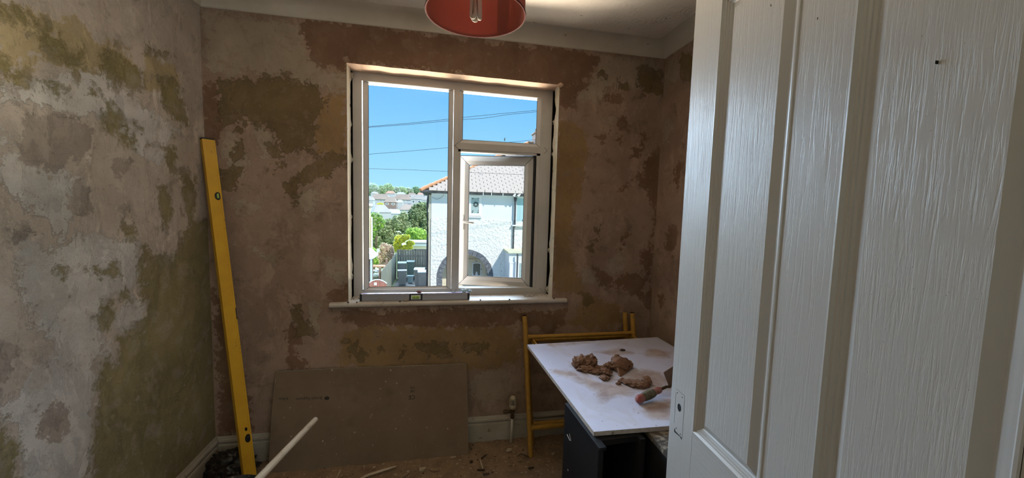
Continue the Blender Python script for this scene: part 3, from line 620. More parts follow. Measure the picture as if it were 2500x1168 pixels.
# raised flanges along the wide face
b.box(-hw, -hw+.007, -ht-.0015, -ht+.001, 0, LL-.006); b.box(hw-.007, hw, -ht-.0015, -ht+.001, 0, LL-.006)
b.done('body', m_yl, lev)
B().box(-hw, hw, -ht-.001, ht, LL-.0045, LL+.002, .0008).done('end_cap', m_bk, lev); B().box(-hw, hw, -ht, ht, -.006, .0, .0008).done('end_cap', m_bk, lev)
def tofy(y):
    lo, hi = 0., LL
    for _ in range(40):
        mid = (lo+hi)/2; P = np.array(Bt+zx*mid)-CAM; yy = 584-F*(P@AU)/(P@AF)
        if yy > y: lo = mid
        else: hi = mid
    return lo
for yy, r, rz in ((480, .0125, .019), (1072, .0125, .020), (1049, .0055, .009)):
    t = tofy(yy); xc = .009 if rz > .01 else .006
    B().prism([(xc+r*math.cos(a), -ht-.0014, t+rz*math.sin(a)) for a in [2*math.pi*k/24 for k in range(24)]], (0, .003, 0)).done('vial_window', m_bk, lev)
    if rz > .01:
        B().ring([(0, 0), (.0, -.002), (.002, -.002), (.002, 0)], xc-r, xc+r, t-rz, t+rz, -ht-.0005).done('vial_bezel', m_bk, lev) if False else None
        B().tube([(xc, -ht-.002, t-rz*.6), (xc, -ht-.002, t+rz*.6)], .0045, 10).done('vial', m_vial if yy < 500 else m_bk, lev, True)
t = tofy(770); B().box(hw-.003, hw+.0008, -ht-.0018, ht+.001, t-.026, t+.030).done('edge_vial_slot', m_bk, lev)

# ------------------------------------------------------------------ silver level on the sill
m_al = M('brushed_aluminium', (.40, .385, .40), (.33, .315, .33), 30, .38, metal=.6, stretch=(.1, 1, 3)); m_pk = M('plaster_smeared_violet_edge', (.55, .50, .68), (.30, .22, .36), 26, .5, c3=(.62, .60, .62), s3=22, lo3=.52, hi3=.58)
A_ = on(878, 738.5, 2, .8485); C_ = on(1146, 742, 2, .8485); A_.y = -.004; C_.y = -.014
A_ = on(878, 738, 1, -.004); C_ = on(1146, 741.5, 1, -.012); A_.z = C_.z = .8475
dx = (C_-A_); L2 = dx.length
sl_ = tag(empty('spirit_level', A_, math.atan2(dx.y, dx.x)), 'short silver spirit level with black end caps lying on the window sill', 'spirit level')
HH, TT = .040, .022
b = B().box(.011, L2-.011, 0, TT, 0, HH-.002, .001); b.done('body', m_al, sl_)
B().box(0, .012, -.0006, TT+.0006, 0, HH-.001, .0012).done('end_cap', m_bk, sl_); B().box(L2-.012, L2, -.0006, TT+.0006, 0, HH-.001, .0012).done('end_cap', m_bk, sl_)
B().box(.008, L2-.003, -.0008, TT+.0008, HH-.004, HH, .0008).done('top_flange', m_pk, sl_)
for c in (.128, .128+.132): pass
for x0, x1 in ((.135, .222), (.345, .430)): B().box(x0*L2/.6, x1*L2/.6, .004, .014, HH-.001, HH+.0004).done('top_slot', m_bk, sl_)
for xc in (.085, .510):
    B().prism([(xc*L2/.6+.014*math.cos(a), .010+.006*math.sin(a), HH+.0002) for a in [2*math.pi*k/16 for k in range(16)]], (0, 0, .0004)).done('top_hole', m_bk, sl_)
vf = B().box(L2*.440, L2*.560, -.001, TT, .002, HH-.004).done('vial_block', m_bk, sl_)
B().box(L2*.455, L2*.543, -.0016, TT, .006, .031, .001).done('vial_frame', M('pale_vial_housing', (.62, .68, .62), rough=.4), sl_)
vv = B().tube([(L2*.468, -.002, .018), (L2*.532, -.002, .018)], .0075, 12).done('vial', m_vial, sl_, True)
for xx in (.488, .512): B().tube([(L2*xx-.0006, -.002, .018), (L2*xx+.0006, -.002, .018)], .0079, 12).done('bubble_line', m_bk, vv)
# crumpled blue wrapper and crumbs
m_wr = M('pale_blue_wrapper', (.42, .60, .72), (.20, .36, .50), 60, .35, spec=.5, c3=(.7, .75, .78), s3=90, lo3=.5, hi3=.6)
c = on(1136, 722, 1, .0); c.z = .8475+HH+.010
wr = B(); g = bmesh.ops.create_icosphere(wr.bm, subdivisions=4, radius=1)
for v_ in g['verts']:
    d = v_.co.normalized(); k = 1+.5*abs(mnoise.noise(d*2.5))+.35*abs(mnoise.noise(d*6))-.25
    v_.co = Vector((d.x*.034*k, d.y*.014*k, d.z*.010*k))+c+Vector((0, 0, .002*math.sin(d.x*7)))
tag(wr.done('crumpled_wrapper', m_wr), 'crumpled pale blue wrapper lying on the right end of the silver level', 'wrapper')
m_crumb = M('pale_plaster_crumb', (.45, .39, .32), (.30, .24, .19), 60, .95)
m_dkcr = M('dark_crumb', (.07, .05, .04), rough=.95)
def crumb(px, py, Y, Z, r, lab, m=m_crumb, sc=(1, 1, .6), seed=1, name='plaster_crumb', cat='plaster crumb', axis=1, grp=None):
    c = on(px, py, axis, Y if axis == 1 else Z); c.z = Z+r*sc[2]*.7
    o = B().blob(Vector((0, 0, 0)), r, 2, .5, 2.2, seed, sc).done(name, m); o.location = c
    tag(o, lab, cat, grp); return o
m_rcr = M('dark_red_crumb', (.16, .06, .05), rough=.9)
c0 = crumb(1023, 720, .006, .8475+HH, .011, 'dark red brown crumb on top of the silver level above its vial', m_rcr, (1.1, .6, .6), 3)
c1 = crumb(992, 737, -.019, .8475, .012, 'pale plaster lump in front of the silver level beside its vial', m_crumb, (1.1, .6, .75), 5)
c2 = crumb(925, 735, -.012, .8475, .006, 'small pale plaster crumb against the left part of the silver level', m_crumb, (.8, .6, 1.7), 6)
for i, (px, py, nm) in enumerate(((868, 745, 'under the left end of the silver level'), (975, 743, 'on the sill nose before the silver level'), (1175, 740, 'just right of the silver level'), (1251, 744, 'on the sill nose near its middle right'), (1368, 745, 'at the far right end of the sill'), (848, 744, 'at the far left end of the sill'))):
    P = on(px, py-2, 2, .8465); o = B().blob((0, 0, 0), .0045, 2, .5, 2.2, 9+i, (1.2, 1, .7)).done('sill_crumb', m_dkcr); o.location = (P.x, max(min(P.y, .1), -.027), .8465+.002)
    tag(o, 'dark crumb '+nm, 'crumb', None)
def litter(name, n, x0, x1, y0, y1, zf, r0, r1, m, seed, flat=.4):
    rg = random.Random(seed); b = B()
    for _ in range(n):
        x = rg.uniform(x0, x1); y = rg.uniform(y0, y1); r = r0+(r1-r0)*rg.random()**2.5; z = zf(x, y)
        g = bmesh.ops.create_icosphere(b.bm, subdivisions=1, radius=1); R_ = Matrix.Rotation(rg.uniform(0, 6.28), 3, 'Z')@Matrix.Rotation(rg.uniform(-.5, .5), 3, 'X')
        sx2, sy2, sz2 = rg.uniform(.6, 1.8), rg.uniform(.5, 1), rg.uniform(.2, flat)
        for v_ in g['verts']:
            v_.co = R_@Vector((v_.co.x*sx2*rg.uniform(.7, 1.2), v_.co.y*sy2*rg.uniform(.7, 1.2), v_.co.z*sz2))*r+Vector((x, y, z+r*sz2*.5))
    return b.done(name, m)
o = litter('sill_grit', 60, 1.62, 1.785, .03, .112, lambda x, y: .8462, .002, .008, m_crumb, 3, .6); tag(o, 'pale grit heaped on the right corner of the sill', 'grit', kind='stuff')
o = litter('sill_specks', 26, .66, 1.62, -.02, .10, lambda x, y: .8462, .001, .0032, m_dkcr, 4, .6); tag(o, 'tiny dark specks scattered along the sill', 'grit', kind='stuff')
o = litter('sill_dirt', 30, .655, .70, .04, .112, lambda x, y: .8462, .002, .007, m_crumb, 13, .6); tag(o, 'mossy grit in the left corner of the sill', 'grit', kind='stuff')

# ------------------------------------------------------------------ radiator valve
m_brass = M('tarnished_brass', (.14, .095, .05), (.08, .06, .035), 40, .5, metal=.7)
VB = on(1248, 1073, 1, -.052); VB.z = 0; tv = tag(empty('radiator_valve', VB), 'old radiator valve with slotted cream head on a white pipe by the skirting', 'radiator valve')
b = B().tube([(0, 0, -.01), (.003, 0, .160)], .0075, 12).done('pipe', M('white_painted_pipe', (.62, .58, .50), (.52, .48, .40), 20, .6), tv, True)
b = B().lathe([(0, .148), (.011, .148), (.012, .152), (.012, .168), (.009, .170), (.009, .180), (.013, .183), (.013, .206), (.010, .210), (0, .210)], (.003, 0, 0), 6)
b.tube([(.003, 0, .188), (-.030, 0, .190)], .0075, 10); b.tube([(-.030, 0, .190), (-.042, 0, .190)], .012, 6); b.tube([(-.042, 0, .190), (-.050, 0, .190)], .009, 10)
b.done('valve_body', m_brass, tv)
m_crm = M('aged_cream_plastic', (.50, .44, .33), (.38, .32, .22), 30, .6)
b = B().lathe([(0, .208), (.017, .208), (.020, .212), (.021, .226), (.018, .230), (.015, .232), (.015, .262), (.019, .264), (.019, .272), (.012, .280), (0, .282)], (.003, 0, 0), 24)
for k in range(14):
    a = 2*math.pi*k/14; b.box(-.0017, .0017, .0145, .0195, .230, .266, mat=Matrix.Translation((.003, 0, 0))@Matrix.Rotation(a, 4, 'Z'))
hd = b.done('valve_head', m_crm, tv, angle=35)
B().lathe([(.0152, .233), (.0156, .2335), (.0156, .262), (.0152, .263)], (.003, 0, 0), 24).done('slot_interior', m_bk, hd)

# ------------------------------------------------------------------ folded yellow trestle
m_ty = M('grimy_yellow_steel', (.46, .26, .045), (.36, .195, .035), 20, .5, spec=.4, c3=(.24, .13, .05), s3=70, lo3=.60, hi3=.68)
F0 = Vector((1.640, -.192, .0)); top = on(1281, 772, 1, -.055)
tr_ = tag(empty('folding_trestle', F0), 'folded yellow steel trestle standing against the wall behind the white board', 'trestle')
def fr_(name, f0, t0, wdt, zs_, sgn):
    a = Vector(f0)-F0; c = Vector(t0)-F0; k = lambda z: a+(c-a)*((z-a.z)/(c.z-a.z)); X2 = Vector((wdt, 0, 0))
    b = B().tube([a, c], .0142, 14).tube([a+X2, c+X2], .0142, 14)
    for z, r in zs_: b.tube([k(z), k(z)+X2], r, 12)
    # weld collars
    for z, r in zs_:
        b.tube([k(z)+Vector((.012, 0, 0)), k(z)+Vector((.022, 0, 0))], r*1.25, 12); b.tube([k(z)+X2-Vector((.012, 0, 0)), k(z)+X2-Vector((.022, 0, 0))], r*1.25, 12)
    return b.done(name, m_ty, tr_, angle=40)
fr_('front_frame', F0, top, top.x*0+.668, [(.640, .0115), (.150, .0135)], 1)
fr_('rear_frame', F0+Vector((.030, .10, .012)), top+Vector((.009, .034, -.006)), .628, [(.606, .0115), (.120, .0135)], 1)
for dx_, tt in ((0, top), (.668, top), ): B().tube([tt-F0+Vector((dx_, 0, -.001)), tt-F0+Vector((dx_, 0, .003))], .0125, 12).done('tube_end', m_hole, tr_)
for x_ in (.020, .634): B().box(x_-.004, x_+.004, .03, .15, .60, .628).done('hinge_plate', m_ty, tr_)

# ------------------------------------------------------------------ board on two black cabinets
m_wb, nt, p = base('white_laminate_smeared', .33, 0, .5)
c1_ = mapr(nt, tex(nt, 3.2, 6, .6, .8), .45, .60, 0, .85); c2_ = mapr(nt, tex(nt, 1, 6, .65, 1.0, stretch=(9, 4, 3), loc=(2, 5, 0)), .52, .62, 0, .75)
at = nd(nt, 'Attribute'); at.attribute_name = 'dirt'; ed = mth(nt, 'ADD', at.outputs['Fac'], mth(nt, 'MULTIPLY', mth(nt, 'SUBTRACT', tex(nt, 12, 9, .7, .8), .5), 4.2))
dm = mapr(nt, ed, -.5, .9, 0, .8)
col = mixc(nt, mapr(nt, tex(nt, 2, 4), .4, .6), (.66, .68, .82), (.58, .59, .73))
col = mixc(nt, mth(nt, 'MULTIPLY', c2_, .35), col, (.48, .42, .40))
col = mixc(nt, dm, col, mixc(nt, mapr(nt, tex(nt, 14, 5, loc=(3, 3, 3)), .4, .62), (.43, .33, .27), (.28, .17, .11)))
col = mixc(nt, mapr(nt, tex(nt, 60, 2, .5, loc=(8, 0, 0)), .735, .75, 0, .9), col, (.12, .08, .07))
nt.links.new(col, p.inputs['Base Color']); nt.links.new(mapr(nt, dm, 0, 1, .33, .9), p.inputs['Roughness']); bump(nt, p, mth(nt, 'ADD', dm, tex(nt, 30, 4)), .35, .002)
m_chip = M('raw_chipboard_edge', (.55, .50, .46), (.42, .36, .31), 60, .8, c3=(.2, .15, .1), s3=60, lo3=.6, hi3=.66)
ZB = .655; BTOP = ZB
cs = [on(1287, 842, 2, ZB), on(1450, 1055, 2, ZB), None, None]
pA, pB = cs[0], cs[1]; fdir = (on(1636, 1040.5, 2, ZB)-pB).normalized(); bdir = (on(1638, 822, 2, ZB)-pA).normalized()
pC = pB+fdir*.755; pD = pA+bdir*.775; pD.x = min(pD.x, 2.395); pC.x = min(pC.x, 2.395)
board = tag(empty('white_board', (pA.x, pA.y, ZB)), 'white laminated board smeared with plaster laid as a worktop over black cabinets', 'board')
ns = 40; v = []; f = []
for j in range(ns+1):
    for i in range(ns+1):
        a = i/ns; c = j/ns; q = (pA*(1-a)+pD*a)*(1-c)+(pB*(1-a)+pC*a)*c; v.append(q-pA)
for j in range(ns):
    for i in range(ns): f.append((j*(ns+1)+i, (j+1)*(ns+1)+i, (j+1)*(ns+1)+i+1, j*(ns+1)+i+1))
lam = pyd('laminate_top', v, f, m_wb, board)
at_ = lam.data.attributes.new('dirt', 'FLOAT', 'POINT'); P2 = np.array([(q.x+pA.x, q.y+pA.y) for q in v]); best = np.full(len(P2), -1.)
for poly in ([(1335, 900), (1400, 905), (1470, 935), (1545, 945), (1540, 965), (1470, 985), (1450, 960), (1400, 925), (1350, 912)], [(1450, 860), (1510, 850), (1560, 862), (1500, 870)], [(1560, 905), (1600, 905), (1640, 925), (1640, 960), (1580, 945), (1500, 930), (1540, 915)], [(1570, 985), (1640, 975), (1640, 1030), (1590, 1022), (1560, 1000)], [(1330, 840), (1450, 832), (1440, 838), (1340, 846)], [(1395, 885), (1450, 905), (1420, 915), (1390, 895)], [(1580, 850), (1640, 860), (1640, 875), (1575, 870)]):
    q = [on(x, y, 2, ZB) for x, y in poly]; best = np.maximum(best, np.clip(sdf(P2, [(a.x, a.y) for a in q])/.03, -1, 1))
at_.data.foreach_set('value', best.astype(np.float32))
B().prism([q-pA-Vector((0, 0, .0008)) for q in (pA, pB, pC, pD)], (0, 0, -.0145)).done('chipboard_core', m_chip, board)
m_bc = M('matt_black_cabinet', (.006, .006, .008), (.010, .011, .013), 6, .6, spec=.22, c3=(.10, .10, .10), s3=50, lo3=.70, hi3=.74); m_bki = M('unlit_black_interior', (.006, .006, .007), rough=.8)  # interior black is a shaded copy of the cabinet black
cab = tag(empty('black_cabinet', (1.619, -1.084, 0), math.radians(3.5)), 'open fronted black cabinet under the left side of the white board', 'cabinet')
CH = .639; CWd, CDp = .172, .275
B().box(0, .018, 0, CDp, 0, CH-.002, .001).done('side_panel', m_bc, cab); B().box(CWd-.018, CWd, .01, CDp, 0, CH-.002, .001).done('side_panel', m_bki, cab)
B().box(.018, CWd-.018, CDp-.008, CDp, 0, CH-.002).done('back_panel', m_bki, cab); B().box(.018, CWd-.018, .0, CDp-.008, .0, .05).done('plinth', m_bki, cab); B().box(.018, CWd-.018, .03, CDp-.008, CH-.02, CH-.002).done('top_panel', m_bki, cab)
B().box(-.001, .024, -.006, CDp-.01, CH-.010, CH, .001).done('edge_lip', m_bc, cab)
m_scr = M('white_scratch', (.55, .55, .55), rough=.8)
for (xa2, ya2), (xb2, yb2) in (((1387, 1060), (1390, 1078)), ((1382, 1062), (1388, 1077)), ((1383, 1147), (1384, 1151))):
    a = on(xa2, ya2, 0, 1.60); c = on(xb2, yb2, 0, 1.60); L_ = cab.matrix_basis.inverted()
    a = L_@a; c = L_@c; a.x = c.x = -.0003; B().tube([a, c], .0012, 6).done('scratch_mark', m_scr, cab)
m_dust = M('dusty_black_top', (.05, .045, .038), (.12, .10, .08), 8, .85, c3=(.32, .28, .22), s3=26, lo3=.52, hi3=.60)
cb2 = tag(empty('black_cabinet', (1.818, -1.185, 0), math.radians(-1)), 'black cabinet with a dusty top under the right side of the white board', 'cabinet')
B().box(0, .50, 0, .90, 0, CH-.020, .001).done('carcass', m_bki, cb2); B().box(-.002, .502, -.004, .902, CH-.020, CH-.001, .001).done('dusty_top', m_dust, cb2)
def seat(o, z):  # rest the lowest vertex on height z
    zm = min((v_.co.z for v_ in o.data.vertices)); o.location.z = z-zm
m_lump = M('wet_brown_plaster', (.20, .105, .065), (.27, .155, .10), 26, .7, spec=.35, bs=1, bscale=70, bd=.006, c3=(.16, .085, .05), s3=45, lo3=.6, hi3=.66)
def lumps(parts, lab, name='plaster_lump', cat='plaster', m=m_lump):
    b = B(); c0 = on(parts[0][0], parts[0][1], 2, ZB)
    for i, (px, py, r, sc, sd, am) in enumerate(parts):
        c = on(px, py, 2, ZB)-c0; c.z = r*sc[2]*.72; b.blob(c, r, 4, am, 2.6, sd, sc, flat=0.)
    o = b.done(name, m, None, True); o.location = (c0.x, c0.y, ZB+.0005); return tag(o, lab, cat)
lumps([(1416, 897, .034, (1, .9, .85), 2, .45), (1438, 897, .034, (1, .9, .95), 5, .4), (1432, 905, .026, (1.6, 1, .5), 8, .5), (1455, 911, .022, (1.5, 1, .4), 9, .5)], 'round crumbly lump of brown plaster on the left of the white board')
lumps([(1478, 915, .024, (1.0, 1.2, .6), 12, .6), (1468, 905, .020, (1.5, .8, .6), 14, .6), (1476, 926, .018, (1.1, 1.2, .4), 15, .5), (1488, 902, .022, (1.2, .9, .8), 16, .6)], 'broken crumbs of brown plaster between the round lump and the angular lump')
o = lumps([(1512, 904, .038, (1.1, .9, .85), 21, .28), (1530, 900, .028, (1, .8, .8), 22, .3), (1505, 893, .024, (1, .8, 1.2), 23, .35)], 'angular lump of brown plaster with a flat cut face on the white board')
c = on(1512, 912, 2, ZB); B().prism([on(1503, 903, 2, ZB)+Vector((0, 0, .052))-Vector(o.location), on(1512, 919, 2, ZB)+Vector((0, -.012, .001))-Vector(o.location), on(1540, 905, 2, ZB)+Vector((0, 0, .004))-Vector(o.location), on(1531, 899, 2, ZB)+Vector((0, 0, .045))-Vector(o.location)], (-.004, .012, .0)).done('smooth_face', m_lump, o)
lumps([(1553, 942, .026, (1.3, 1, .45), 31, .4), (1535, 938, .020, (1.2, .9, .5), 32, .6), (1578, 940, .024, (.9, .9, .8), 33, .3), (1566, 946, .024, (1.4, .8, .5), 36, .3)], 'flattened pat of brown plaster nearest the trowel handle')
lumps([(1514, 934, .009, (1, 1, .6), 41, .6), (1520, 930, .010, (1, 1, .6), 42, .6), (1509, 939, .008, (1.3, 1, .5), 43, .6), (1527, 932, .008, (1.3, 1, .7), 44, .6)], 'string of tiny plaster crumbs left of the flattened pat', 'plaster_crumb')
lumps([(1520, 857, .009, (1.4, 1, .5), 46, .5)], 'lone dark crumb at the back of the white board', 'plaster_crumb', m=m_dkcr)
# trowel
m_tr_r = M('scuffed_red_grip', (.26, .045, .045), (.34, .20, .17), 45, .5); m_tr_g = M('grey_wrapped_grip', (.085, .085, .06), (.20, .17, .12), 50, .8, stretch=(1, 1, 1)); m_tr_b = M('plaster_caked_blade', (.20, .135, .095), (.28, .20, .15), 22, .75)
hA = on(1557, 977, 2, ZB+.0165); hB = on(1614, 951, 2, ZB+.030)
tw = tag(empty('trowel', (hA.x, hA.y, ZB)), 'trowel with a red and grey handle lying at the right of the white board', 'trowel'); T0 = Vector((hA.x, hA.y, ZB))
ax_ = (hB-hA).normalized(); HL = (hB-hA).length
def seg(a, c, rr, nm, m, par=tw):
    pts = [hA-T0+ax_*HL*(a+(c-a)*k/10) for k in range(11)]; return B().tube(pts, 1, 16, rr=rr).done(nm, m, par, angle=50)
hdl = seg(.20, .66, [.0150+.0022*math.sin(math.pi*k/10) for k in range(11)], 'handle', m_tr_g)
seg(-.06, .20, [.004, .010, .0135, .015, .0158, .016, .016, .0158, .0155, .0152, .015], 'handle_end', m_tr_r)
seg(.66, 1.0, [.0150, .0135, .012, .0117, .012, .0125, .0128, .0125, .012, .010, .007], 'handle_neck', m_tr_r)
b = B().tube([hB-T0, hB-T0+ax_*.03, hB-T0+ax_*.05+Vector((0, 0, -.006))], .0055, 8); b.done('shank', m_brass, tw)
bq = [on(1620, 911, 1, -.79), on(1652, 890, 1, -.75), on(1654, 952, 1, -.75), on(1637, 955, 1, -.79)]
b = B().prism([q-T0 for q in bq], Vector((.004, .006, 0))); bl_ = b.done('blade', m_tr_b, tw)

# ------------------------------------------------------------------ bucket, stick and black sack at bottom left
m_bkt = M('scuffed_black_bucket', (.014, .014, .016), (.03, .03, .03), 20, .35, spec=.5, c3=(.22, .19, .15), s3=60, lo3=.62, hi3=.68)
BC = Vector((.43, -.70, 0))
def place_b():
    z = .258; return on(597, 1160, 2, z)
q = place_b(); BC = Vector((q.x-.01, q.y-.150, 0))
bk = tag(empty('bucket', BC), 'black builder\'s bucket with its rim just in view below the yellow level', 'bucket')
B().lathe([(0, .004), (.105, .004), (.108, .0), (.112, .004), (.146, .245), (.152, .247), (.154, .252), (.152, .258), (.146, .258), (.142, .250), (.106, .012), (0, .012)], (0, 0, 0), 48).done('body', m_bkt, bk, angle=40)
hb = B().tube([(.153*math.cos(t), .04-.10*math.sin(t), .238-.13*math.sin(t)) for t in [math.pi*k/14 for k in range(15)]], .003, 8).done('handle', m_brass, bk, True)
ms_ = M('plaster_sludge', (.16, .12, .09), (.24, .19, .14), 20, .9, bs=.6); B().lathe([(0, .155), (.07, .150), (.1255, .145), (.1255, .140), (0, .140)], (0, 0, 0), 40).done('plaster_sludge', ms_, bk, angle=30)
m_wood = M('pale_worn_wood', (.50, .42, .32), (.40, .31, .21), 6, .6, stretch=(1, 1, .2), c3=(.24, .14, .08), s3=18, lo3=.60, hi3=.68)
q1 = on(771, 1024, 1, -.52); q0 = on(620, 1182, 1, -.80); q00 = q0+(q0-q1).normalized()*.09
if q00.z < .165: pass
stk = B().tube([q1+(q1-q0).normalized()*.004, q1, q1+(q0-q1)*.03, q1+(q0-q1)*.3, q0, q00], 1, 16, rr=[.006, .0098, .0108, .0112, .0128, .0132]).done('wooden_handle', m_wood, None, angle=60)
tag(stk, 'pale wooden tool handle sticking up out of the black bucket', 'tool handle')
m_sack = M('crumpled_black_plastic', (.014, .013, .012), (.03, .027, .024), 30, .3, spec=.5, bs=.6, bscale=40, bd=.006, c3=(.18, .15, .11), s3=50, lo3=.66, hi3=.72)
b = B(); g = bmesh.ops.create_icosphere(b.bm, subdivisions=5, radius=1)
for v_ in g['verts']:
    d = v_.co.normalized(); k = .82+.45*abs(mnoise.noise(d*2.2+Vector((3, 1, 2))))+.30*abs(mnoise.noise(d*5.5))+.12*mnoise.noise(d*13)
    v_.co = Vector((d.x*.105*k, d.y*.07*k, max(-.05, d.z*.085*k)))
sk = b.done('rubble_sack', m_sack, None, True); sk.location = (.125, -.125, .052); tag(sk, 'crumpled black plastic sack on the floor in the left corner', 'sack')

# ------------------------------------------------------------------ rubble on the floor
m_d1 = M('tan_rubble', (.30, .21, .13), (.20, .135, .085), 40, .95); m_d2 = M('pale_paper_scrap', (.46, .38, .27), (.34, .27, .18), 30, .9); m_d3 = M('dark_rubble', (.05, .035, .025), rough=.95)
for i, (nm, n, m, r0, r1, sd, lab) in enumerate((('floor_grit', 1500, m_d1, .0015, .008, 21, 'tan plaster grit covering the floor'), ('floor_scraps', 330, m_d2, .0015, .008, 22, 'small pale scraps scattered over the floor'), ('floor_dark_bits', 420, m_d3, .0012, .0065, 23, 'small dark bits scattered over the floor'))):
    o = litter(nm, n, .08, W-.03, -.62, -.022, lambda x, y: fz(x, y)-.001, r0, r1, m, sd, .5)
    if i == 0: tag(o, 'plaster grit, scraps and dark bits covering the floor', 'grit', kind='stuff'); grit0 = o
    else: o.parent = grit0; o['kind'] = 'stuff'
rg = random.Random(77)
def flake(px, py, a, b2, th, rot, m, lab, name='plaster_flake', cat='debris', tilt_=.12, grp=None):
    c = on(px, py, 2, .006); n = 9; pts = []
    for k in range(n):
        t = 2*math.pi*k/n; r = 1+rg.uniform(-.25, .2); pts.append(Vector((a*r*math.cos(t), b2*r*math.sin(t), 0)))
    bb = B().prism(pts, (0, 0, th)); o = bb.done(name, m); o.location = (c.x, c.y, fz(c.x, c.y)+.004); o.rotation_euler = (rg.uniform(-tilt_, tilt_), rg.uniform(-tilt_, tilt_), rot)
    return tag(o, lab, cat, grp)
flake(1031, 1147, .020, .014, .006, .3, m_d2, 'pale angular plaster flake on the floor before the plasterboard')
flake(997, 1153, .010, .008, .006, 1.2, m_d2, 'small cream chip left of the pale angular flake')
flake(1060, 1148, .028, .012, .004, -.2, m_d1, 'flat brown flake right of the pale angular flake')
flake(985, 1163, .026, .012, .006, .5, m_d1, 'brown flake at the bottom edge under the plasterboard middle')
flake(1243, 1100, .018, .014, .005, .5, m_d2, 'pale curled flake left of the trestle foot')
flake(1351, 1108, .014, .010, .005, 1.0, m_d2, 'pale chip between the trestle foot and the black cabinet')
flake(1173, 1150, .019, .0045, .006, .05, m_d3, 'short black sliver left of centre on the floor', 'black_sliver')
flake(1187, 1159, .016, .0045, .006, -.12, m_d3, 'second black sliver just below the first', 'black_sliver')
flake(1297, 1143, .017, .0045, .006, .0, m_d3, 'black sliver on the floor right of the trestle foot', 'black_sliver')
flake(1151, 1128, .010, .007, .006, .4, m_d3, 'dark chip just right of the plasterboard corner')
flake(1106, 1120, .018, .006, .006, .1, m_d2, 'white scrap under the bottom right edge of the plasterboard')
flake(1208, 1110, .016, .010, .006, 1.4, m_d1, 'tan flake below the radiator valve')
def stick(pts, r, lab, m, name='wood_splinter', cat='wood splinter'):
    P = [on(x, y, 2, z) for x, y, z in pts]; o = B().tube(P, 1, 5, rr=[r*k for k in ([.5]+[1]*(len(P)-2)+[.5])] if len(P) > 2 else [r, r*.6]).done(name, m)
    return tag(o, lab, cat)
stick([(866, 1176, .014), (900, 1160, .016), (948, 1145, .018), (968, 1139, .020)], .007, 'long pale wooden splinter on the floor before the plasterboard', m_wood)
stick([(935, 1170, .010), (950, 1158, .012), (962, 1148, .012)], .003, 'thin dark splinter beside the long pale splinter', m_d1)
stick([(1172, 1122, .020), (1175, 1133, .016), (1179, 1145, .012)], .004, 'small pale upright splinter on the floor below the radiator valve', m_wood)
stick([(1176, 1121, .014), (1188, 1110, .020)], .006, 'dark curled strip beside the small upright splinter', m_d3, 'curled_strip', 'debris')
stick([(1262, 1116, .012), (1272, 1109, .018), (1284, 1113, .018), (1292, 1117, .010)], .003, 'bent dark twig left of the trestle foot', m_d3, 'twig', 'debris')
stick([(822, 1167, .010), (828, 1155, .016), (832, 1147, .020)], .0035, 'small white splinter below the left half of the plasterboard', m_wood)
# ------------------------------------------------------------------ outside: ground and hillside
GZ = -2.75
def terr(y):
    return float(np.interp(y, [0, 24, 60, 92, 150, 220, 320, 520, 900], [GZ, GZ, -2.5, -2.3, -.5, 2., 6., 11., 14.]))
m_grd = M('grassy_ground', (.16, .22, .07), (.30, .30, .16), .2, .95); m_con = M('worn_concrete', (.34, .31, .27), (.22, .20, .18), 1.5, .9, c3=(.15, .14, .12), s3=4, lo3=.6, hi3=.66)
v = []; f = []; ys = [-14, 8, 16, 24, 40, 60, 92, 120, 150, 220, 320, 520, 900]; xs = [-400, -120, -30, -8, 0, 8, 30, 120, 400]
for y in ys:
    for x in xs: v.append((x, y, terr(y)-.02))
for j in range(len(ys)-1):
    for i in range(len(xs)-1): n_ = len(xs); f.append((j*n_+i, j*n_+i+1, (j+1)*n_+i+1, (j+1)*n_+i))
struct(pyd('ground', v, f, m_grd))
struct(B().box(-1.1, 6, 2, 21, GZ-.05, GZ).done('yard_paving', m_con))
HY = 15.0
e1 = lambda x, y, Y=HY: on(x, y, 1, Y)
# ------------------------------------------------------------------ white house opposite
m_sm = M('smooth_white_render', (.70, .72, .76), (.66, .68, .72), 1.2, .85); m_rc = M('white_roughcast', (.88, .865, .83), (.78, .765, .72), 9, .95, bs=1, bscale=9, bd=.09, c3=(.40, .40, .40), s3=16, lo3=.60, hi3=.67)
m_st = M('dark_arch_stone', (.16, .165, .18), (.09, .10, .12), 4, .8, c3=(.28, .30, .30), s3=9); m_cr = M('cream_porch_paint', (.72, .66, .52), (.68, .62, .48), 2, .85)
m_gt = M('black_gutter', (.04, .04, .045), (.10, .10, .11), 5, .5); m_til = M('pale_weathered_tile', (.46, .375, .31), (.34, .275, .225), 1.6, .85, c3=(.17, .13, .1), s3=9, lo3=.60, hi3=.68); m_rd = M('roof_underlay', (.03, .025, .02), rough=.95)
m_ridge = M('terracotta_ridge', (.60, .30, .16), (.50, .24, .12), 4, .8); m_wp2 = M('white_window_frame', (.75, .76, .78), rough=.5); m_frost = M('frosted_glass', (.30, .38, .38), (.38, .46, .46), 8, .3, spec=.5); m_curt = M('teal_curtain_behind_glass', (.32, .50, .54), (.42, .60, .62), 3, .3, stretch=(3, 1, .2)); m_dk = M('dark_etched_motif', (.07, .09, .085), rough=.6); m_brk = M('brown_brick', (.30, .20, .16), (.22, .15, .12), 3, .9)
XL = e1(1052, 600).x; ZE = e1(1150, 474).z; XR = XL+9.5
hs = tag(empty('house', (XL, HY, GZ)), 'white rendered house across the yard with an arched entrance and pale tiled roof', 'house')
HO = Vector((XL, HY, GZ))
def H(o, par=hs):
    o.parent = par
    if par is hs: o.location = o.location-HO
    return o
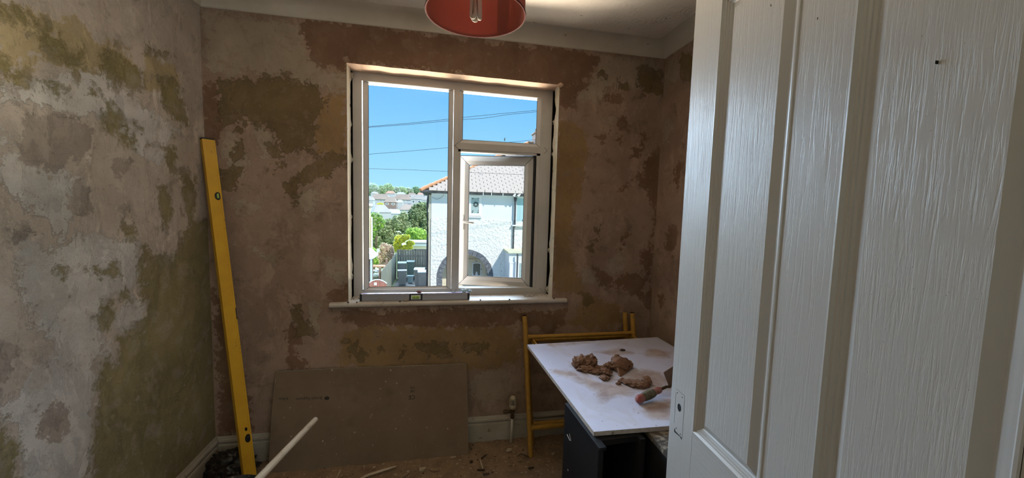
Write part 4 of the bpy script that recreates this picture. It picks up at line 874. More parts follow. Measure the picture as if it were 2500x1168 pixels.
ac = e1(1136, 677); ro = abs(e1(1204, 677).x-ac.x); ri = abs(e1(1191, 677).x-ac.x)
H(B().box(XL, XR, HY+.02, HY+7.5, e1(1150, 560).z, ZE+.05).done('smooth_upper_wall', m_sm))
H(B().box(XL+.01, ac.x-ro*.9, HY+.03, HY+7.4, GZ, e1(1150, 560).z).done('wall_core', m_sm)); H(B().box(ac.x+ro*.9, XR-.01, HY+.03, HY+7.4, GZ, e1(1150, 560).z).done('wall_core', m_sm))
H(B().box(ac.x-ro*.9, ac.x+ro*.9, HY+1.1, HY+7.4, GZ, e1(1150, 560).z).done('porch_back_wall', m_cr)); H(B().box(ac.x-ro*.9, ac.x+ro*.9, HY+.04, HY+1.1, ac.z+ro*1.02, e1(1150, 560).z).done('porch_ceiling', m_cr))
top = []
for k in range(60):
    x = XL+(XR-XL)*k/59; zt = e1(1150, 536).z+.035*mnoise.noise(Vector((x*2.5, 0, 0)))+.02*mnoise.noise(Vector((x*9, 0, 3)))-.018*(x-XL-2); top.append((x, zt))
arc = [(ac.x+ro*.97*math.cos(t), ac.z+ro*.97*math.sin(t)) for t in [math.pi*k/28 for k in range(29)]]
pts = [(XL-.0, GZ)]+top+[(XR, GZ), (ac.x+ro*.97, GZ)]+arc+[(ac.x-ro*.97, GZ)]
bm = bmesh.new(); a = [bm.verts.new((x, HY-.012, z)) for x, z in pts]; fc = bm.faces.new(a); r = bmesh.ops.extrude_face_region(bm, geom=[fc]); bmesh.ops.translate(bm, vec=(0, .06, 0), verts=[g for g in r['geom'] if isinstance(g, bmesh.types.BMVert)])
bmesh.ops.triangulate(bm, faces=[q for q in bm.faces if len(q.verts) > 4]); bmesh.ops.recalc_face_normals(bm, faces=bm.faces); me = bpy.data.meshes.new('rc'); bm.to_mesh(me); bm.free()
H(link('roughcast_lower_wall', me, m_rc))
# arch stones: blocks picked out one by one
NB = 17
for k in range(NB):
    t0 = math.pi*k/NB+.006; t1 = math.pi*(k+1)/NB-.006; b = B(); rr_ = ro+.008*random.uniform(-1, 1)
    b.prism([(ac.x+r*math.cos(t), HY-.03, ac.z+r*math.sin(t)) for r, t in ((ri, t0), (rr_, t0), (rr_, (t0+t1)/2), (rr_, t1), (ri, t1), (ri, (t0+t1)/2))], (0, .30, 0)); H(b.done('arch_stone', m_st))
for sgn in (-1, 1):
    for k in range(4):
        z0 = GZ+(ac.z-GZ)*k/4+.006; z1 = GZ+(ac.z-GZ)*(k+1)/4-.006; x0, x1 = sorted((ac.x+sgn*ri, ac.x+sgn*(ro+.006*(k % 2)))); H(B().box(x0, x1, HY-.03, HY+.27, z0, z1, .01).done('arch_stone', m_st))
# front door inside the porch
DY = HY+1.1
d0, d1 = on(1140, 640, 1, DY), on(1190, 700, 1, DY); gl0, gl1 = on(1155, 643.5, 1, DY), on(1171.5, 672, 1, DY)
dr = H(B().box(gl0.x-.28, gl1.x+.28, DY-.05, DY, GZ, gl0.z+.22, .01).done('front_door', m_cr))
def inp(o): o.parent = dr; return o
inp(B().box(gl0.x-.05, gl1.x+.05, DY-.07, DY-.05, gl1.z-.05, gl0.z+.05, .01).done('glazing_frame', m_wp2))
ip = B(); cxm = (gl0.x+gl1.x)/2; wq = (gl1.x-gl0.x)/2
ip.prism([(cxm-wq, DY-.075, gl0.z-.03), (cxm-wq*.5, DY-.075, gl0.z), (cxm+wq*.5, DY-.075, gl0.z), (cxm+wq, DY-.075, gl0.z-.03), (cxm+wq, DY-.075, gl1.z), (cxm+wq*.35, DY-.075, gl1.z), (cxm+wq*.2, DY-.075, gl1.z+.16), (cxm, DY-.075, gl1.z+.19), (cxm-wq*.2, DY-.075, gl1.z+.16), (cxm-wq*.4, DY-.075, gl1.z), (cxm-wq*.85, DY-.075, gl1.z+.02), (cxm-wq, DY-.075, gl1.z+.14)], (0, .01, 0))
inp(ip.done('leaded_pane', M('dark_leaded_glass', (.13, .13, .11), (.20, .20, .17), 30, .4)))
hd_ = on(1174.5, 657, 1, DY); inp(B().box(hd_.x-.035, hd_.x+.035, DY-.09, DY-.06, hd_.z-.012, hd_.z+.012, .004).done('door_handle', m_dk))
n0 = on(1159, 639.5, 1, DY); inp(text('19', .115, (n0.x, DY-.056, n0.z), (1, 0, 0), (0, 0, 1), m_dk, None, 'house_number', .003))
bpos = on(1141, 649, 1, DY); H(B().lathe([(0, 0), (.02, 0), (.02, .02), (0, .02)], (0, 0, 0), 10).done('bell_push', m_dk)).location += Vector((bpos.x, DY-.01, bpos.z))
# windows upstairs
def winbox(px0, px1, py0, py1, nm, gm, fr=.07, Y=HY):
    a = e1(px0, py0, Y); c = e1(px1, py1, Y); w_ = H(B().ring([(0, .05), (0, -.02), (fr, -.02), (fr, .03)], a.x, c.x, c.z, a.z, Y).done(nm, m_wp2))
    g_ = B().box(a.x+fr*.9, c.x-fr*.9, Y+.0, Y+.01, c.z+fr*.9, a.z-fr*.9).done('pane', gm, w_); return w_, a, c
w1, a, c = winbox(1144, 1175, 476.5, 528, 'bathroom_window', m_frost, .12)
fl = e1(1161.6, 499.6); b = B()
for k in range(7):
    t = 2*math.pi*k/7; cc = Vector((fl.x+.085*math.cos(t), HY-.004, fl.z+.085*math.sin(t))); b.prism([cc+Vector((.045*math.cos(q), 0, .045*math.sin(q))) for q in [2*math.pi*j/8 for j in range(8)]], (0, .003, 0))
b.done('flower_motif', m_dk, w1)
B().prism([(fl.x+.05*math.cos(q), HY-.006, fl.z+.05*math.sin(q)) for q in [2*math.pi*j/10 for j in range(10)]], (0, .004, 0)).done('flower_centre', m_frost, w1)
b = B()
for dx_, dz_ in ((-.15, -.36), (-.13, -.30), (.13, -.28), (.11, -.36), (-.14, .26), (.12, .28)): b.prism([(fl.x+dx_+.03*math.cos(q), HY-.004, fl.z+dz_+.03*math.sin(q)) for q in [2*math.pi*j/6 for j in range(6)]], (0, .003, 0))
b.done('etched_leaves', m_dk, w1)
winbox(1118, 1143.5, 477, 527, 'bathroom_side_window', m_curt, .06)
a = e1(1116, 528); c = e1(1176, 532); H(B().box(a.x, c.x, HY-.08, HY+.02, c.z, a.z, .01).done('upper_sill', m_wp2))
w2, a, c = winbox(1259.5, 1300, 481, 546, 'bedroom_window', m_curt, .055)
a = e1(1249, 549); c = e1(1304, 553.5); H(B().box(a.x, c.x, HY-.16, HY+.02, c.z, a.z, .01).done('bedroom_sill', m_sm))
tri = [e1(1271, 546)-Vector((0, .005, 0)), e1(1276, 546)-Vector((0, .005, 0)), e1(1276, 535)-Vector((0, .005, 0))]; B().prism(tri, (0, .004, 0)).done('curtain_gap', m_dk, w2)
# porch bay on the right
pa = e1(1233, 610); PX = pa.x+.02; PY = HY-.95; pz = on(1250, 617, 1, PY).z
H(B().box(PX, XR-.3, PY, HY, GZ, pz).done('porch_bay', m_sm)); cpy = B(); cpy.prism([(PX-.10, HY, pa.z+.06), (PX-.10, HY, pa.z-.02), (PX-.06, PY-.12, pz-.02), (PX-.06, PY-.12, pz+.03)], (XR-PX, 0, 0)); H(cpy.done('porch_canopy', M('pale_lichen_canopy', (.70, .68, .48), (.62, .60, .45), 5, .9)))
q0_ = on(1246, 640, 1, PY); q1_ = on(1275, 702, 1, PY)
for i_, (xa_, xb_) in enumerate(((1244, 1262), (1264, 1300))):
    a = on(xa_, 640, 1, PY); c = on(xb_, 640, 1, PY); o = H(B().ring([(0, 0), (0, -.04), (.06, -.04), (.06, -.01)], a.x, c.x, GZ+.1, a.z, PY).done('porch_door_frame', m_wp2)); B().box(a.x+.05, c.x-.05, PY-.02, PY-.01, GZ+.15, a.z-.05).done('pane', m_wp2 if i_ == 0 else m_frost, o)
# rainwater goods
dpx = e1(1257, 500).x
b = B().tube([(dpx, HY-.09, ZE-.10), (dpx, HY-.09, e1(1257, 555).z)], .042, 10); H(b.done('downpipe', m_gt, None, angle=40))
b = B().tube([(dpx-.04, HY-.09, e1(1257, 552).z), (dpx-.04, HY-.09, e1(1257, 612).z), ], .034, 10).tube([(dpx-.04, HY-1.12, e1(1257, 612).z-.02), (dpx-.04, HY-1.12, GZ)], .036, 10); H(b.done('lower_downpipe', m_gt, None, angle=40))
H(B().lathe([(0, 0), (.05, 0), (.08, .16), (.06, .2), (0, .2)], (dpx, HY-.10, ZE-.28), 12).done('hopper', m_gt, None, angle=40))
H(B().tube([(XL-.45, HY-.33, ZE+.03), (XR, HY-.33, ZE+.03)], .062, 12).done('gutter', m_gt, None, angle=50))
H(B().box(XL-.40, XR, HY-.30, HY+.01, ZE-.02, ZE+.015).done('soffit', m_sm)); H(B().box(XL-.40, XR, HY-.31, HY-.285, ZE-.03, ZE+.10).done('fascia', m_gt))
for px in (1200, 1180, 1228):
    x = e1(px, 470, HY-.4).x; H(B().box(x-.015, x+.015, HY-.41, HY-.39, ZE-.05, ZE+.07, .004).done('gutter_bracket', m_wp2))
for (xa_, xb_) in ((1252, 1258), (1262, 1272)):
    a = e1(xa_, 478, HY-.4); c = e1(xb_, 471, HY-.4); b = B(); b.prism([a, (c.x, c.y, c.z), (c.x+.06, c.y, c.z+.02), (a.x+.10, a.y, a.z-.05)], (0, .02, 0)); H(b.done('torn_flashing', m_wp2))
sp_ = e1(1046.5, 480, HY-.05)
b = B().tube([(sp_.x-.02, HY+.25, e1(1046, 476).z), (sp_.x-.06, HY+.22, e1(1046, 500).z), (sp_.x-.04, HY+.22, e1(1048, 600).z), (sp_.x-.04, HY+.22, GZ)], .05, 8); H(b.done('corner_downpipe', m_gt, None, angle=40))
H(B().box(XL-.11, XL-.002, HY+.04, HY+.4, GZ, ZE-.1).done('beige_corner_strip', M('beige_side_render', (.50, .46, .38), (.42, .38, .32), 3, .9)))
b = B(); pk = [e1(1055, 482)-Vector((0, .03, 0)), e1(1066, 487)-Vector((0, .03, 0)), e1(1076, 484)-Vector((0, .03, 0)), e1(1084, 476)-Vector((0, .03, 0))]; H(B().tube(pk, .008, 6).done('loose_wire', m_gt))
# roof: hipped, tiles laid one by one on the front slope
RY0, RZ0 = HY-.38, ZE+.06; rpk = on(1290, 350, 1, HY+4.2); RY1, RZ1 = rpk.y, rpk.z; hipb = Vector((XL-.45, RY0, RZ0)); hipt = Vector((rpk.x, RY1, RZ1))
XR2 = XR+.3
v = [(XL-.45, RY0, RZ0), (XR2, RY0, RZ0), (XR2, RY1, RZ1), (hipt.x, RY1, RZ1), (XL-.45, RY1*2-RY0, RZ0), (XR2, RY1*2-RY0, RZ0)]
H(pyd('roof', v, [(0, 1, 2, 3), (0, 3, 4), (3, 2, 5, 4), (0, 4, 5, 1), (1, 5, 2)], m_rd))
sl_v = Vector((0, RY1-RY0, RZ1-RZ0)); SLN = sl_v.length; su = sl_v.normalized(); sn_ = Vector((0, -su.z, su.y)); tw_, te = .345, .178
tm = bpy.data.meshes.new('tile'); bt = B().box(-tw_/2+.010, tw_/2-.010, 0, te*1.2, 0, .028, .004); bmesh.ops.recalc_face_normals(bt.bm, faces=bt.bm.faces); bt.bm.to_mesh(tm); bt.bm.free(); tm.materials.append(m_til)
nt_ = 0; rows = int(SLN/te)
rest = B()
for rI in range(rows):
    s = rI*te; fr = s/SLN; xh = hipb.x+(hipt.x-hipb.x)*min(1, (s+te*.6)/SLN); x = xh+tw_/2+ (.0 if rI % 2 else .17)
    x = math.ceil((xh-hipb.x)/tw_-(.5 if rI % 2 else 0))*tw_+hipb.x+(.5*tw_ if rI % 2 else 0)+tw_/2
    while x < XL+6.6:
        P = Vector((x, RY0, RZ0))+su*(s-.02)+sn_*(.014+random.uniform(0, .008)); mw = Matrix(((1, 0, 0, P.x), (0, su.y, sn_.y, P.y), (0, su.z, sn_.z, P.z), (0, 0, 0, 1)))@Matrix.Rotation(random.uniform(-.015, .015), 4, 'Z')@Matrix.Rotation(.13, 4, 'X')
        vis = x < XL+4.3 and rI < 24
        if vis and nt_ < 298:
            o = bpy.data.objects.new('roof_tile', tm); COL.objects.link(o); o.parent = hs; mw.translation = mw.translation-HO; o.matrix_local = mw; nt_ += 1
        else: rest.box(-tw_/2+.010, tw_/2-.010, 0, te*1.2, 0, .028, mat=mw)
        x += tw_
ro_ = H(rest.done('further_roof_tiles', m_til)); ro_['kind'] = 'stuff'
b = B(); nh = 26
for k in range(nh):
    a = hipb.lerp(hipt, k/nh); c = hipb.lerp(hipt, (k+1.08)/nh); b.tube([a+Vector((0, 0, .02)), c+Vector((0, 0, .045))], .085, 8)
H(b.done('terracotta_hip_tiles', m_ridge, None, angle=50)); H(B().tube([hipt+Vector((0, 0, .03)), (XR2, RY1, RZ1+.03)], .09, 8).done('ridge_tiles', m_ridge, None, angle=50))
ch0 = on(1303, 345, 1, HY+4.0); ch1 = on(1320, 329, 1, HY+4.0); H(B().box(ch0.x, ch1.x, HY+3.7, HY+4.4, ch0.z-.8, ch1.z, .01).box(ch0.x-.05, ch1.x+.05, HY+3.65, HY+4.45, ch1.z, ch1.z+.08, .01).tube([(ch0.x+.16, HY+4, ch1.z+.05), (ch0.x+.16, HY+4, ch1.z+.30)], .09, 10).done('chimney', m_brk))
# ------------------------------------------------------------------ cream neighbour at the far left
m_ycr = M('yellow_cream_render', (.60, .51, .29), (.55, .46, .26), 2, .85)  # the building's own yellow cream
nb0 = on(905.5, 560, 1, 19); nt0 = on(903, 503, 1, 19)
nb = B().box(nb0.x-7, nb0.x, 13.5, 19, GZ, nt0.z).done('cream_building', m_ycr); tag(nb, 'cream yellow building edge at the left border of the window view', 'building')
B().box(nb0.x-7.1, nb0.x+.08, 13.4, 19.1, nt0.z, nt0.z+.12).done('parapet', m_wp2, nb); B().tube([(nb0.x+.05, 18.95, on(908, 530, 1, 19).z), (nb0.x+.05, 18.95, GZ)], .045, 8).done('white_downpipe', m_wp2, nb)
pr0 = on(897, 612, 1, 12.2); pr1 = on(915, 630, 1, 12.2)
lt = B(); lt.prism([(pr0.x-1.5, 12.0, pr0.z+.1), (pr0.x, 12.0, pr0.z), (pr1.x, 12.0, pr1.z+.05), (pr1.x, 12.0, pr1.z), (pr1.x-.1, 12.0, pr1.z-.03), (pr0.x-1.5, 12.0, pr1.z+.05)], (0, 1.0, 0)); o = lt.done('lean_to_roof', m_wp2); tag(o, 'small white lean-to porch roof beside the cream building', 'porch'); cc = B().box(pr0.x-1.4, on(904, 640, 1, 12.3).x, 12.1, 12.9, GZ, pr1.z+.03).done('porch_wall', m_brk, o)
B().box(on(904.5, 640, 1, 12.05).x, on(908, 640, 1, 12.05).x, 12.02, 12.1, GZ, pr1.z).done('pale_blue_post', M('pale_blue_paint', (.55, .72, .78), rough=.6), o)
# ------------------------------------------------------------------ fences
m_fn = M('weathered_grey_fence', (.34, .31, .27), (.24, .22, .19), 4, .9, stretch=(4, 4, .4)); m_fn2 = M('greenish_fence', (.26, .27, .20), (.18, .19, .15), 4, .9, stretch=(4, 4, .4))
fy = 20.0; fl0 = -1.20; fr0 = XL-.015; fzt = on(1010, 609.5, 1, fy).z
bf = tag(empty('board_fence', (fl0, fy, GZ)), 'weathered grey board fence closing the back of the yard', 'fence'); n = 0; x = fl0
while x < fr0-.02:
    w_ = .135; wd = min(w_, fr0-x); o = B().box(x+.006-fl0, x+wd-.006-fl0, random.uniform(-.012, .012), .03, 0, fzt-GZ+random.uniform(-.03, .02)).done('fence_board', m_fn, bf); x += w_
B().box(0, fr0-fl0, .03, .07, .4, .5).box(0, fr0-fl0, .03, .07, 1.2, 1.3).done('rail', m_fn, bf); gx = on(1014, 640, 1, fy).x-fl0; B().box(gx-.05, gx+.02, -.03, .02, 0, fzt-GZ+.02).box(gx-.05, fr0-fl0, -.03, .0, fzt-GZ-.04, fzt-GZ+.03).done('gate_post', m_fn, bf)
sfx = -1.24
sf = tag(empty('board_fence', (sfx, 9.6, GZ)), 'greenish board fence running away between the two yards', 'fence'); k = 0
for k in range(32):
    y = 4.6+k*.18; zt = 1.36+.0*y+random.uniform(-.02, .02); zt = min(zt+.02*(y > 8)*(y-8)*3, 1.8); B().box(random.uniform(-.01, .01), .025, y+.004, y+.172, 0, zt).done('fence_board', m_fn2, sf)
for k in range(3, 6): B().box(-.09, -.005, k*2.0+.1-1.4, k*2.0+.2-1.4, 0, 1.50+(.1 if k > 3 else 0)).done('fence_post', m_brk, sf)
# ------------------------------------------------------------------ bins and yard clutter
def wbin(px, pyb, Y, w_, d_, h_, lab, m, mlid, rz=0., lid=True):
    c = on(px, pyb, 1, Y); t = tag(empty('wheelie_bin' if lid else 'tub', (c.x, Y, GZ), rz), lab, 'bin' if lid else 'tub'); b = B(); wb, wt = w_*.42, w_*.5; db, dt = d_*.40, d_*.5
    lo_ = [(-wb, -db, .04), (wb, -db, .04), (wb, db, .04), (-wb, db, .04)]; up = [(-wt, -dt, h_), (wt, -dt, h_), (wt, dt, h_), (-wt, dt, h_)]
    A = [b.bm.verts.new(q) for q in lo_]; U = [b.bm.verts.new(q) for q in up]; b.bm.faces.new(A[::-1])
    for i in range(4): b.bm.faces.new((A[i], A[(i+1) % 4], U[(i+1) % 4], U[i]))
    b.box(-wt-.02, wt+.02, -dt-.02, dt+.02, h_-.05, h_-.005); b.done('body', m, t)
    if lid:
        q = B(); q.prism([(-wt-.03, -dt-.04, h_), (-wt-.03, -dt-.03, h_+.03), (-wt-.03, 0, h_+.075), (-wt-.03, dt+.02, h_+.06), (-wt-.03, dt+.02, h_)], (w_+.06, 0, 0)); q.done('lid', mlid, t); B().tube([(-wt*.8, dt+.06, h_), (wt*.8, dt+.06, h_)], .015, 6).done('handle', mlid, t)
        for s_1 in (-1, 1): B().tube([(s_1*wb-.03*s_1, db, .09), (s_1*(wb+.03), db, .09)], .09, 12).done('wheel', m_bk, t)
    return t
m_b1 = M('slate_grey_bin_plastic', (.24, .245, .235), (.29, .29, .28), 4, .5); m_b2 = M('dark_green_bin_plastic', (.12, .18, .15), (.16, .21, .18), 4, .5); m_b3 = M('pale_teal_lid', (.34, .43, .42), (.40, .49, .48), 4, .5)
wbin(982, 686, 18.0, .42, .44, .78, 'grey open topped bin in front of the tall green bins in the yard', m_b1, m_b1, .1, False)
wbin(982, 672, 19.3, .40, .42, .95, 'dark bin with a pale lid against the back fence', m_b1, m_b3, .05)
wbin(1003, 672, 19.3, .36, .42, 1.02, 'dark green wheelie bin standing right of the pale lidded bin', m_b2, m_b2, .0)
wbin(1002, 682, 18.4, .28, .28, .42, 'small teal bucket like tub in front of the dark green bin', m_b3, m_b3, 0, False)
wbin(1024, 700, 17.3, .46, .5, .92, 'pale teal lidded bin beside the white house wall', m_b1, m_b3, -.05); wbin(1033, 706, 16.4, .46, .5, .95, 'grey teal bin nearest the white house corner', m_b1, m_b3, .05)
wbin(921, 685, 15.4, .42, .5, .95, 'dark green bin in the left hand yard behind the red gate', m_b2, m_b2, 0)
t0_ = on(921, 660, 1, 15.4); jb = B().blob((t0_.x, 15.4, GZ+1.17), .14, 3, .6, 2.5, 4, (1.3, 1, .6)).done('rubbish_bag', M('white_blue_sack', (.60, .66, .72), (.30, .42, .52), 9, .5)); tag(jb, 'white and blue rubbish bag heaped on the left hand green bin', 'bag')
tb_ = tag(empty('garden_table', (on(921, 640, 1, 17.5).x, 17.5, GZ)), 'brown slatted garden table behind the left hand bin', 'table'); m_tb = M('orange_brown_timber', (.42, .24, .13), (.34, .18, .10), 4, .8)
for k in range(5): B().box(-.42, .42, -.3+k*.13, -.2+k*.13, 1.06, 1.09).done('slat', m_tb, tb_)
for sx_ in (-.38, .38):
    for sy_ in (-.25, .3): B().box(sx_-.035, sx_+.035, sy_-.035, sy_+.035, 0, 1.06).done('leg', m_tb, tb_)
ga = on(900, 700, 1, 10.6); gb = on(944, 700, 1, 10.6); gt = on(920, 684, 1, 10.6); gtag = tag(empty('arched_gate', (ga.x, 10.6, GZ)), 'red brown arched gate with a white edge at the bottom left of the view', 'gate'); m_rg = M('red_brown_gate_paint', (.42, .17, .13), (.34, .13, .10), 5, .7); GW = gb.x-ga.x
nb_ = 8; sl2 = on(944, 690, 1, 10.6).z
def gz_(u): return gt.z-GZ-(gt.z-on(902, 693, 1, 10.6).z)*((u-.48)/.5)**2
for k in range(nb_): u0, u1 = k/nb_, (k+1)/nb_; b = B(); b.prism([(u0*GW+.004, 0, 0), (u1*GW-.004, 0, 0), (u1*GW-.004, 0, gz_(u1)), (u0*GW+.004, 0, gz_(u0))], (0, .03, 0)); b.done('gate_board', m_rg, gtag)
b = B().tube([(GW*k/16, .0, gz_(k/16)+.01) for k in range(17)], .018, 6); b.done('white_top_trim', m_wp2, gtag); B().box(GW*.30, GW*.45, -.012, 0, gz_(.4)-.17, gz_(.4)-.08).done('white_plate', m_wp2, gtag); B().box(GW*.32, GW*.58, -.01, 0, gz_(.4)-.30, gz_(.4)-.26).done('dark_latch', m_dk, gtag)
# flat roofed shed behind the fence
sh0 = on(1008, 600, 1, 25); shz = on(1030, 592, 1, 25).z; she = tag(empty('shed', (sh0.x, 25, GZ)), 'flat roofed pale shed behind the back fence', 'shed'); B().box(-.2, 3.4, 0, 1.8, 0, shz-GZ-.25).done('walls', m_cr, she)
B().box(-.4, 3.6, -.2, 2.0, shz-GZ-.25, shz-GZ-.12, .01).done('white_fascia', m_wp2, she); B().box(-.35, 3.55, -.15, 1.95, shz-GZ-.12, shz-GZ, .01).done('felt_roof', M('grey_roofing_felt', (.42, .41, .39), (.34, .33, .31), 3, .9), she)
# ------------------------------------------------------------------ planting
def foliage(name, blobs, n, leaf, cols, seed, parent=None, up=.3):
    """blobs = [(centre, (rx, ry, rz))]; separate little leaves spread through the outer shell of each blob"""
    rg2 = np.random.default_rng(seed); V = []; tot = sum(b_[1][0]*b_[1][2] for b_ in blobs)
    for c, r in blobs:
        k = max(60, int(n*r[0]*r[2]/tot)); d = rg2.normal(size=(k, 3)); d /= np.linalg.norm(d, axis=1)[:, None]; d[:, 1] = np.where(rg2.random(k) < .5, -abs(d[:, 1]), d[:, 1])
        rad = .72+.33*rg2.random(k)**.6; lump = np.array([1+.22*mnoise.noise(Vector(q*3+seed)) for q in d]); P = np.array(c)+d*np.array(r)*(rad*lump)[:, None]
        nn = d+rg2.normal(size=(k, 3))*.55; nn[:, 2] += up; nn /= np.linalg.norm(nn, axis=1)[:, None]; t = np.cross(nn, rg2.normal(size=(k, 3))); t /= np.linalg.norm(t, axis=1)[:, None]; u = np.cross(nn, t); s = leaf*(.6+.8*rg2.random(k))[:, None]
        V.append(np.stack([P-t*s, P+u*s*.5, P+t*s, P-u*s*.5], 1))
    V = np.concatenate(V); q = len(V); me = bpy.data.meshes.new(name); me.from_pydata(V.reshape(-1, 3).tolist(), [], [(4*i, 4*i+1, 4*i+2, 4*i+3) for i in range(q)]); me.update()
    ms = []
    for i, c in enumerate(cols): ms.append(c)
    o = link(name, me, ms, parent); idx = rg2.integers(0, len(cols), q).astype(np.int32); me.polygons.foreach_set('material_index', idx); return o
def leafm(name, c):
    m, nt, p = base(name, .7, 0, .2); p.inputs['Base Color'].default_value = (*c, 1); t_ = nd(nt, 'BsdfTranslucent'); t_.inputs[0].default_value = (*[q*1.1 for q in c], 1); x_ = nd(nt, 'MixShader'); x_.inputs[0].default_value = .3; o_ = nt.nodes['Material Output']
    nt.links.new(p.outputs[0], x_.inputs[1]); nt.links.new(t_.outputs[0], x_.inputs[2]); nt.links.new(x_.outputs[0], o_.inputs[0]); return m
LG = [leafm('dark_leaf', (.09, .14, .07)), leafm('mid_leaf', (.20, .27, .12)), leafm('light_leaf', (.36, .42, .22))]; LO = [leafm('olive_leaf', (.30, .36, .18)), leafm('pale_olive_leaf', (.44, .50, .28)), leafm('deep_olive_leaf', (.17, .22, .11))]
LB = [leafm('bright_leaf', (.30, .50, .08)), leafm('bright_deep_leaf', (.16, .32, .06)), leafm('lime_leaf', (.42, .58, .12))]; LY = [leafm('yellow_leaf', (.72, .66, .05)), leafm('golden_leaf', (.60, .58, .08)), leafm('yellow_green_leaf', (.46, .50, .10))]; LT = [leafm('dry_twig', (.50, .38, .28)), leafm('pinkish_twig', (.44, .30, .24)), leafm('straw_twig', (.56, .48, .34))]
m_bark = M('bark', (.16, .12, .09), (.10, .08, .06), 6, .9)
def bush(name, lab, cat, Y, bl, n, leaf, cols, seed, zt=None):
    """bl = [(px, py, rpx, rpy)] crowns as seen at distance Y"""
    out = []; D = float(Y-CAM[1])
    for i, (px, py, rx, ry) in enumerate(bl):
        c = on(px, py, 1, Y); out.append((Vector(c), (rx*D/F, max(rx, ry)*.8*D/F, ry*D/F)))
    c0 = out[0][0]; g0 = terr(Y) if zt is None else zt; root = Vector((c0.x, Y, g0)); o = tag(empty(name, root), lab, cat); out = [(tuple(c-root), r) for c, r in out]
    foliage('foliage', out, n, leaf, cols, seed, o); zc = out[0][0][2]; B().tube([(0, 0, -.1), (.05, 0, zc*.5), (0, 0, max(zc, .3))], 1, 8, rr=[.12*D/30, .09*D/30, .04*D/30]).done('trunk', m_bark, o); return o
bush('evergreen_tree', 'large dark green evergreen tree beside the white house corner', 'tree', 34, [(1022, 524, 22, 18), (1008, 548, 18, 18), (1040, 555, 14, 30), (1032, 503, 13, 9), (1016, 510, 10, 10), (1000, 540, 9, 12), (1022, 562, 18, 16)], 6500, .13, LG, 1)
bush('olive_shrub', 'broad olive green shrub in the middle of the gardens', 'shrub', 31, [(940, 560, 22, 20), (972, 545, 16, 18), (920, 585, 16, 20), (958, 582, 22, 18), (985, 530, 9, 12), (990, 555, 12, 16), (925, 560, 12, 12), (950, 545, 12, 10)], 7000, .11, LO, 2)
bush('green_shrub', 'leafy green shrub beside the cream building', 'shrub', 29, [(917, 538, 16, 16), (908, 560, 12, 22), (928, 545, 10, 12)], 1600, .13, LB[:2]+LG[2:], 3)
bush('bright_green_shrub', 'vivid green shrub under the evergreen tree', 'shrub', 29, [(1018, 572, 22, 14), (1035, 580, 14, 10), (1004, 566, 12, 10)], 1700, .11, LB, 4)
bush('yellow_shrub', 'bright yellow flowering shrub behind the back fence', 'shrub', 24, [(978, 584, 13, 9), (990, 580, 10, 6), (1002, 594, 9, 6), (970, 597, 8, 10), (985, 608, 12, 8), (996, 604, 10, 6), (966, 608, 6, 8)], 2600, .085, LY, 5)
bush('dry_shrub', 'bare pinkish brown twiggy shrub above the left hand fence', 'shrub', 21.5, [(938, 606, 10, 12), (952, 612, 9, 14), (945, 622, 16, 16), (930, 630, 9, 14), (957, 634, 9, 14), (942, 645, 16, 10), (928, 648, 8, 8)], 4200, .06, LT, 6)
bush('small_green_shrub', 'small yellow green shrub at the foot of the cream building', 'shrub', 19.5, [(911, 622, 7, 16), (916, 640, 7, 8)], 500, .08, LB, 7)
# fallen lawn strip behind the left bins
pl = on(938, 668, 1, 16.5); lw = B().box(pl.x-.35, -1.35, 14.5, 18.5, GZ-.01, GZ+.004).done('lawn', M('yellow_green_lawn', (.44, .46, .12), (.36, .42, .12), 5, .95)); tag(lw, 'patch of yellow green lawn by the left hand fence', 'lawn', kind='stuff')  # lighter, yellower green than the ground grass
# ------------------------------------------------------------------ houses down the valley and trees on the skyline
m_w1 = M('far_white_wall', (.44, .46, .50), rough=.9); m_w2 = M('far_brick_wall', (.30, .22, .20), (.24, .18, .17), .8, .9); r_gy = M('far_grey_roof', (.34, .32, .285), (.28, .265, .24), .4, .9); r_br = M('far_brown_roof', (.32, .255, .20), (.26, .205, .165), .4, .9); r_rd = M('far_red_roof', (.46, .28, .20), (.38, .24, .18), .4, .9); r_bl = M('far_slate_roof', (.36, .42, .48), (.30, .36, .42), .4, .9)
m_fw = M('far_window', (.12, .15, .20), rough=.3)
def fhouse(x0, x1, ybase, yeave, yridge, Y, wall, roof, lab, hip=True, rz=0., wins=()):
    a = on(x0, ybase, 1, Y); c = on(x1, ybase, 1, Y); ze = on((x0+x1)/2, yeave, 1, Y).z; zr = on((x0+x1)/2, yridge, 1, Y).z; w_ = c.x-a.x; zb = terr(Y)-.5; dp = max(w_*.65, 5)
    t = tag(empty('house', ((a.x+c.x)/2, Y+dp/2, zb), rz), lab, 'house'); B().box(-w_/2, w_/2, -dp/2, dp/2, 0, ze-zb).done('walls', wall, t); e_ = w_*.05; ins = w_*.28 if hip else 0; hx_ = w_/2+e_; hy_ = dp/2+e_; ez = ze-zb; rzz = zr-zb
    pyd('roof', [(-hx_, -hy_, ez), (hx_, -hy_, ez), (hx_, hy_, ez), (-hx_, hy_, ez), (-hx_+ins+(0 if not hip else 0), 0, rzz), (hx_-ins, 0, rzz)], [(0, 1, 5, 4), (1, 2, 5), (2, 3, 4, 5), (3, 0, 4), (3, 2, 1, 0)], roof, t)
    for (u0, u1, v0, v1) in wins:
        H_ = ez; f_ = B().box(-w_/2+u0*w_, -w_/2+u1*w_, -dp/2-.06, -dp/2, v0*H_, v1*H_).done('window', m_wp2, t); du = (u1-u0)*w_*.15; B().box(-w_/2+u0*w_+du, -w_/2+u1*w_-du, -dp/2-.09, -dp/2-.06, v0*H_+du, v1*H_-du).done('pane', m_fw, f_)
    return t
